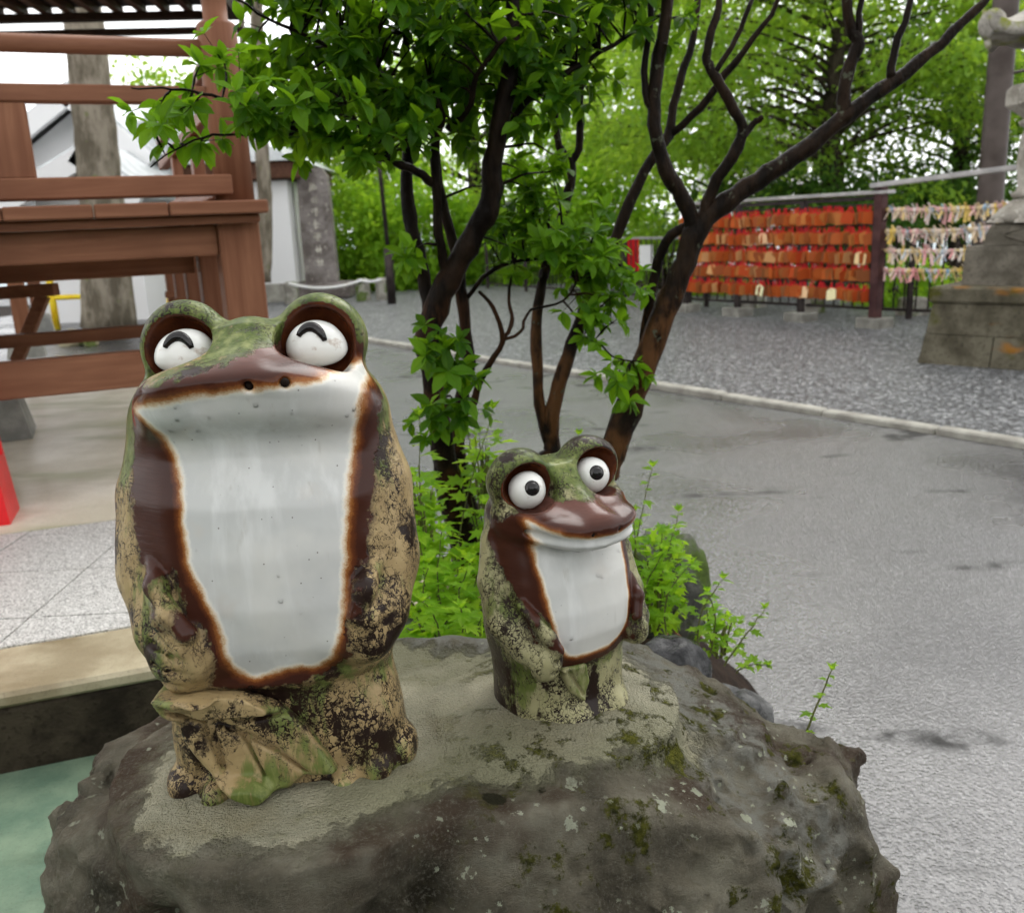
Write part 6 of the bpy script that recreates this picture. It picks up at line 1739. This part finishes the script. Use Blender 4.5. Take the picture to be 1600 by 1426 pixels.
# ------------------------------------------------------------ background greenery
M_BG = mat_leaf('far_leaf', (0.050, 0.105, 0.014), (0.105, 0.195, 0.026), (0.20, 0.30, 0.05), 0.5, 0.5)
M_BGB = mat_leaf('far_bright_leaf', (0.065, 0.140, 0.012), (0.125, 0.235, 0.02), (0.20, 0.32, 0.035), 0.5, 0.5)
M_BGD = mat_leaf('far_dark_leaf', (0.018, 0.045, 0.010), (0.036, 0.085, 0.018), (0.07, 0.14, 0.03), 0.45, 0.5)
M_FBARK = mat_bark('far_bark', (0.030, 0.024, 0.018), (0.075, 0.060, 0.045), None, 0.3, 0.7)
def bush(c, r_, n_, size, mat, label, seed, name='bush'):
    rs_ = np.random.default_rng(seed)
    # clumps on the shell, leaves in each clump
    nc = max(12, n_ // 70)
    v = rs_.normal(size=(nc, 3)); v /= np.linalg.norm(v, axis=1, keepdims=True); v *= rs_.uniform(.55, 1.0, (nc, 1))
    v[:, 2] = np.maximum(v[:, 2], -0.85)
    ci = rs_.integers(0, nc, n_)
    pos = np.array(c) + v[ci] * np.array(r_) + rs_.normal(size=(n_, 3)) * np.array(r_) * 0.16
    pos[:, 2] = np.maximum(pos[:, 2], 0.03)
    d = v[ci] * 0.7 + rs_.normal(size=(n_, 3)) * .8 + np.array([0, 0, -.25])
    up = rs_.normal(size=(n_, 3)) * .5 + np.array([0, 0, 1])
    root = empty(name, (c[0], c[1], 0)); tag(root, label, 'bush', 'bushes along the far side of the yard')
    off = (c[0], c[1], 0)
    leaves_obj('foliage', LEAF_LOW, pos, d, up, size * rs_.uniform(.6, 1.3, n_), mat, root, off, np.clip(rs_.random(nc)[ci] * .7 + rs_.random(n_) * .3, 0, 1))
    mb = MB()
    for k in range(7):
        q = v[k] * np.array(r_) * .8; mb.tube([(q[0] * .2, q[1] * .2, 0), (q[0] * .5, q[1] * .5, (c[2] + q[2]) * .6), (q[0], q[1], c[2] + q[2])], [.06, .045, .02], 6)
    o = mb.build('stems', M_FBARK, root); o['kind'] = 'stuff'
def WB(px, py, Y): p = W(px, py, Y); return (p.x, p.y, p.z)
bush(WB(560, 390, 25), (1.7, 1.2, 1.7), 8200, .19, M_BGB, 'broad bright bush right of the monument', 1)
bush(WB(655, 385, 24), (1.5, 1.2, 1.7), 7000, .19, M_BGB, 'yellow green bush behind the dark stems', 2)
bush(WB(760, 395, 25), (1.6, 1.2, 1.5), 6600, .19, M_BG, 'green bush left of the middle of the yard edge', 3)
bush(WB(850, 400, 24), (1.5, 1.1, 1.4), 6000, .19, M_BGB, 'green bush behind the bright shrub leaves', 4)
bush(WB(960, 330, 24), (1.6, 1.1, 1.6), 6400, .18, M_BGB, 'yellow green bush left of the plaque rack', 5)
bush(WB(1040, 395, 20.5), (1.0, .8, .8), 2600, .15, M_BG, 'low green bush behind the railing', 6)
bush(WB(1180, 470, 18), (1.5, .7, .5), 2600, .13, M_BGB, 'low bright plants below the plaque rack', 7)
bush(WB(1420, 460, 14.5), (0.9, .7, .55), 2200, .12, M_BGB, 'low plants behind the paper fortunes', 8)
bush(WB(470, 340, 26), (1.2, 1.0, 2.2), 3600, .17, M_BGD, 'tall dark bush behind the monument', 9)
bush(WB(300, 200, 30), (3.0, 1.4, 2.0), 4000, .25, M_BG, 'green bush far behind the stage corner', 10)
bush(WB(1230, 345, 17.2), (2.0, .7, .95), 5200, .14, M_BGD, 'dark bush filling the view behind the plaque rack', 11)
bush(WB(1340, 370, 16.0), (1.0, .5, .75), 2600, .13, M_BGD, 'dark bush behind the right end of the plaque rack', 13)
bush(WB(1460, 325, 17.5), (1.7, .7, .42), 2600, .14, M_BGD, 'dark foliage behind the upper ropes of paper fortunes', 12)
def big_tree(name, base, trunk_pts, trad, crown_c, crown_r, npads, pad, nleaf, size, mat, label, seed, droop=0.35, flat=0.22, shell=0.35, low=-1.0):
    rs_ = np.random.default_rng(seed); rr_ = random.Random(seed)
    off = Vector((base[0], base[1], 0)); root = empty(name, off); tag(root, label, 'tree', 'trees beyond the yard')
    P, R_ = smooth_path(trunk_pts, trad, 5, 0.02)
    MB().tube([p - off for p in P], R_, 12).build('trunk', M_FBARK, root, None, True)
    pads = []
    while len(pads) < npads:
        v = rs_.uniform(-1, 1, 3); l_ = (v * v).sum()
        if l_ < 1 and l_ > shell * shell and v[2] > low: pads.append(v)
    pads = np.array(pads); PC = np.array(crown_c) + pads * np.array(crown_r)
    TP = np.array([tuple(p) for p in P])
    mb = MB()
    for q in PC:
        i = int((np.linalg.norm(TP - q, axis=1) + np.maximum(TP[:, 2] - q[2] + .4, 0) * 2 + (TP[:, 2] < TP[0, 2] + (TP[-1, 2] - TP[0, 2]) * .25) * 3).argmin()); a = P[i]; q = Vector(q)
        m_ = a.lerp(q, .5) + Vector((rr_.uniform(-.2, .2), rr_.uniform(-.2, .2), rr_.uniform(.0, .35)))
        pp, r2 = smooth_path([a, m_, q], [R_[i] * .30, R_[i] * .13, .008], 3, .03)
        mb.tube([p - off for p in pp], r2, 5)
        for j in range(4):
            e = q + Vector((rr_.uniform(-1, 1) * pad, rr_.uniform(-1, 1) * pad, rr_.uniform(-.15, .1)))
            mb.tube([pp[-2] - off, e - off], [.008, .003], 3)
    o = mb.build('limbs', M_FBARK, root); o['kind'] = 'stuff'
    n_ = npads * nleaf; ci = np.repeat(np.arange(npads), nleaf)
    ang = rs_.uniform(0, 2 * np.pi, n_); rad = np.sqrt(rs_.random(n_)) * pad * rs_.uniform(.7, 1.3, npads)[ci]
    pos = PC[ci] + np.stack([np.cos(ang) * rad, np.sin(ang) * rad, rs_.normal(size=n_) * flat * pad - droop * rad * rad / pad], 1)
    out = np.stack([np.cos(ang), np.sin(ang), -0.35 + rs_.normal(size=n_) * .3], 1) + rs_.normal(size=(n_, 3)) * .55
    up = rs_.normal(size=(n_, 3)) * .4 + np.array([0, 0, 1])
    leaves_obj('crown', LEAF_LOW, pos, out, up, size * rs_.uniform(.6, 1.3, n_), mat, root, off, np.clip(rs_.random(npads)[ci] * .6 + rs_.random(n_) * .4, 0, 1))
    return root
# big layered tree on the right, and its neighbours
q = W(1300, 330, 17.5)
big_tree('maple_tree', (q.x, 17.5), [Vector((q.x, 17.5, -.3)), W(1300, 300, 17.5), W(1298, 200, 17.5), W(1310, 80, 17.4), W(1330, -60, 17.3)], [.24, .21, .18, .13, .07], WB(1300, 60, 17.0), (4.0, 2.2, 2.9), 90, .95, 270, .15, M_BG, 'big layered green tree behind the plaque rack', 31, .30, .16, .35)
q = W(1120, 330, 21)
big_tree('maple_tree', (q.x, 21), [Vector((q.x, 21, -.3)), W(1125, 260, 21), W(1120, 120, 21), W(1130, 0, 21)], [.20, .17, .14, .07], WB(1100, 60, 21), (3.2, 2.0, 3.2), 52, 1.0, 220, .17, M_BG, 'layered green tree left of the big one, farther back', 32, .3, .18, .3)
q = W(1500, 330, 20)
big_tree('maple_tree', (q.x, 20), [Vector((q.x, 20, -.3)), W(1500, 260, 20), W(1505, 150, 20), W(1500, 40, 20)], [.20, .17, .14, .07], WB(1490, 170, 19.5), (3.0, 2.0, 2.4), 60, .95, 230, .16, M_BGD, 'dark green tree behind the stone lantern', 33, .3, .18, .3)
q = W(930, 330, 27)
big_tree('maple_tree', (q.x, 27), [Vector((q.x, 27, -.3)), W(930, 250, 27), W(935, 150, 27), W(925, 40, 27)], [.24, .2, .15, .08], WB(930, 150, 27), (3.0, 2.2, 3.8), 60, 1.1, 150, .2, M_BGB, 'bright tree above the bushes left of the rack', 34, .3, .2, .3)
q = W(740, 330, 29)
big_tree('maple_tree', (q.x, 29), [Vector((q.x, 29, -.3)), W(740, 250, 29), W(735, 150, 29), W(745, 40, 29)], [.24, .2, .15, .08], WB(740, 170, 29), (3.4, 2.2, 3.6), 60, 1.1, 140, .2, M_BGB, 'pale green tree seen through the dark shrub crown', 35, .3, .2, .3)
q = W(560, 330, 31)
big_tree('maple_tree', (q.x, 31), [Vector((q.x, 31, -.3)), W(560, 270, 31), W(565, 200, 31), W(560, 110, 31)], [.24, .2, .15, .08], WB(560, 230, 31), (3.0, 2.0, 2.2), 45, 1.1, 140, .22, M_BG, 'green tree above the stone monument', 36, .3, .2, .3)

# grey building glimpsed behind the trees, lake far below
q = W(1200, 285, 38)
gb = empty('grey_building', (q.x, 38, -3)); tag(gb, 'pale grey building glimpsed through the trees above the plaque rack', 'building')
M_GB = mat_plain('grey_wall', (0.38, 0.36, 0.35), (0.46, 0.44, 0.43), 0.4, 0.7)
MB().box((0, 3, 2.6 + q.z / 2), (3.2, 6, 5.2 + q.z), None, 0.05).build('wall', M_GB, gb)
MB().box((0, 3, 5.3 + q.z), (3.6, 6.4, 0.25), None, 0.03).build('roof', M_ROOFT, gb)
for k in (-1, 0, 1):
    w_o = MB().box((k * .95, -0.02, 4.0 + q.z), (.6, .06, .9)).build('window', M_FRAME, gb); MB().box((k * .95, -0.06, 4.0 + q.z), (.5, .03, .8)).build('pane', M_GLASS, w_o)
m = Mt('lake_water'); M_LAKE = m.fin((0.10, 0.16, 0.18), 0.25, m.bump(m.noise(0.4, 4, m.world()), 0.3, 0.5))
sheet('lake', [(-2500, 30), (2500, 30), (2500, 3000), (-2500, 3000)], -14.0, M_LAKE)

# unseen foliage strip added behind the viewpoint, a dark reflection for the glaze
rs_ = np.random.default_rng(77); n_ = 9000
an = rs_.uniform(math.radians(195), math.radians(345), n_); rd_ = rs_.normal(11.5, 0.9, n_); zz_ = rs_.random(n_) ** 0.8 * (3.0 + 0.9 * np.sin(an * 7))
pos = np.stack([np.cos(an) * rd_, np.sin(an) * rd_, zz_ + 0.1], 1)
o = leaves_obj('added_foliage', LEAF_LOW, pos, rs_.normal(size=(n_, 3)), rs_.normal(size=(n_, 3)) * .6 + np.array([0, 0, 1]), rs_.uniform(.4, .8, n_), M_BGD, None, (0, 0, 0))
tag(o, 'unseen dark foliage strip added behind the viewpoint for the glaze to mirror', 'added_foliage', None, 'stuff')
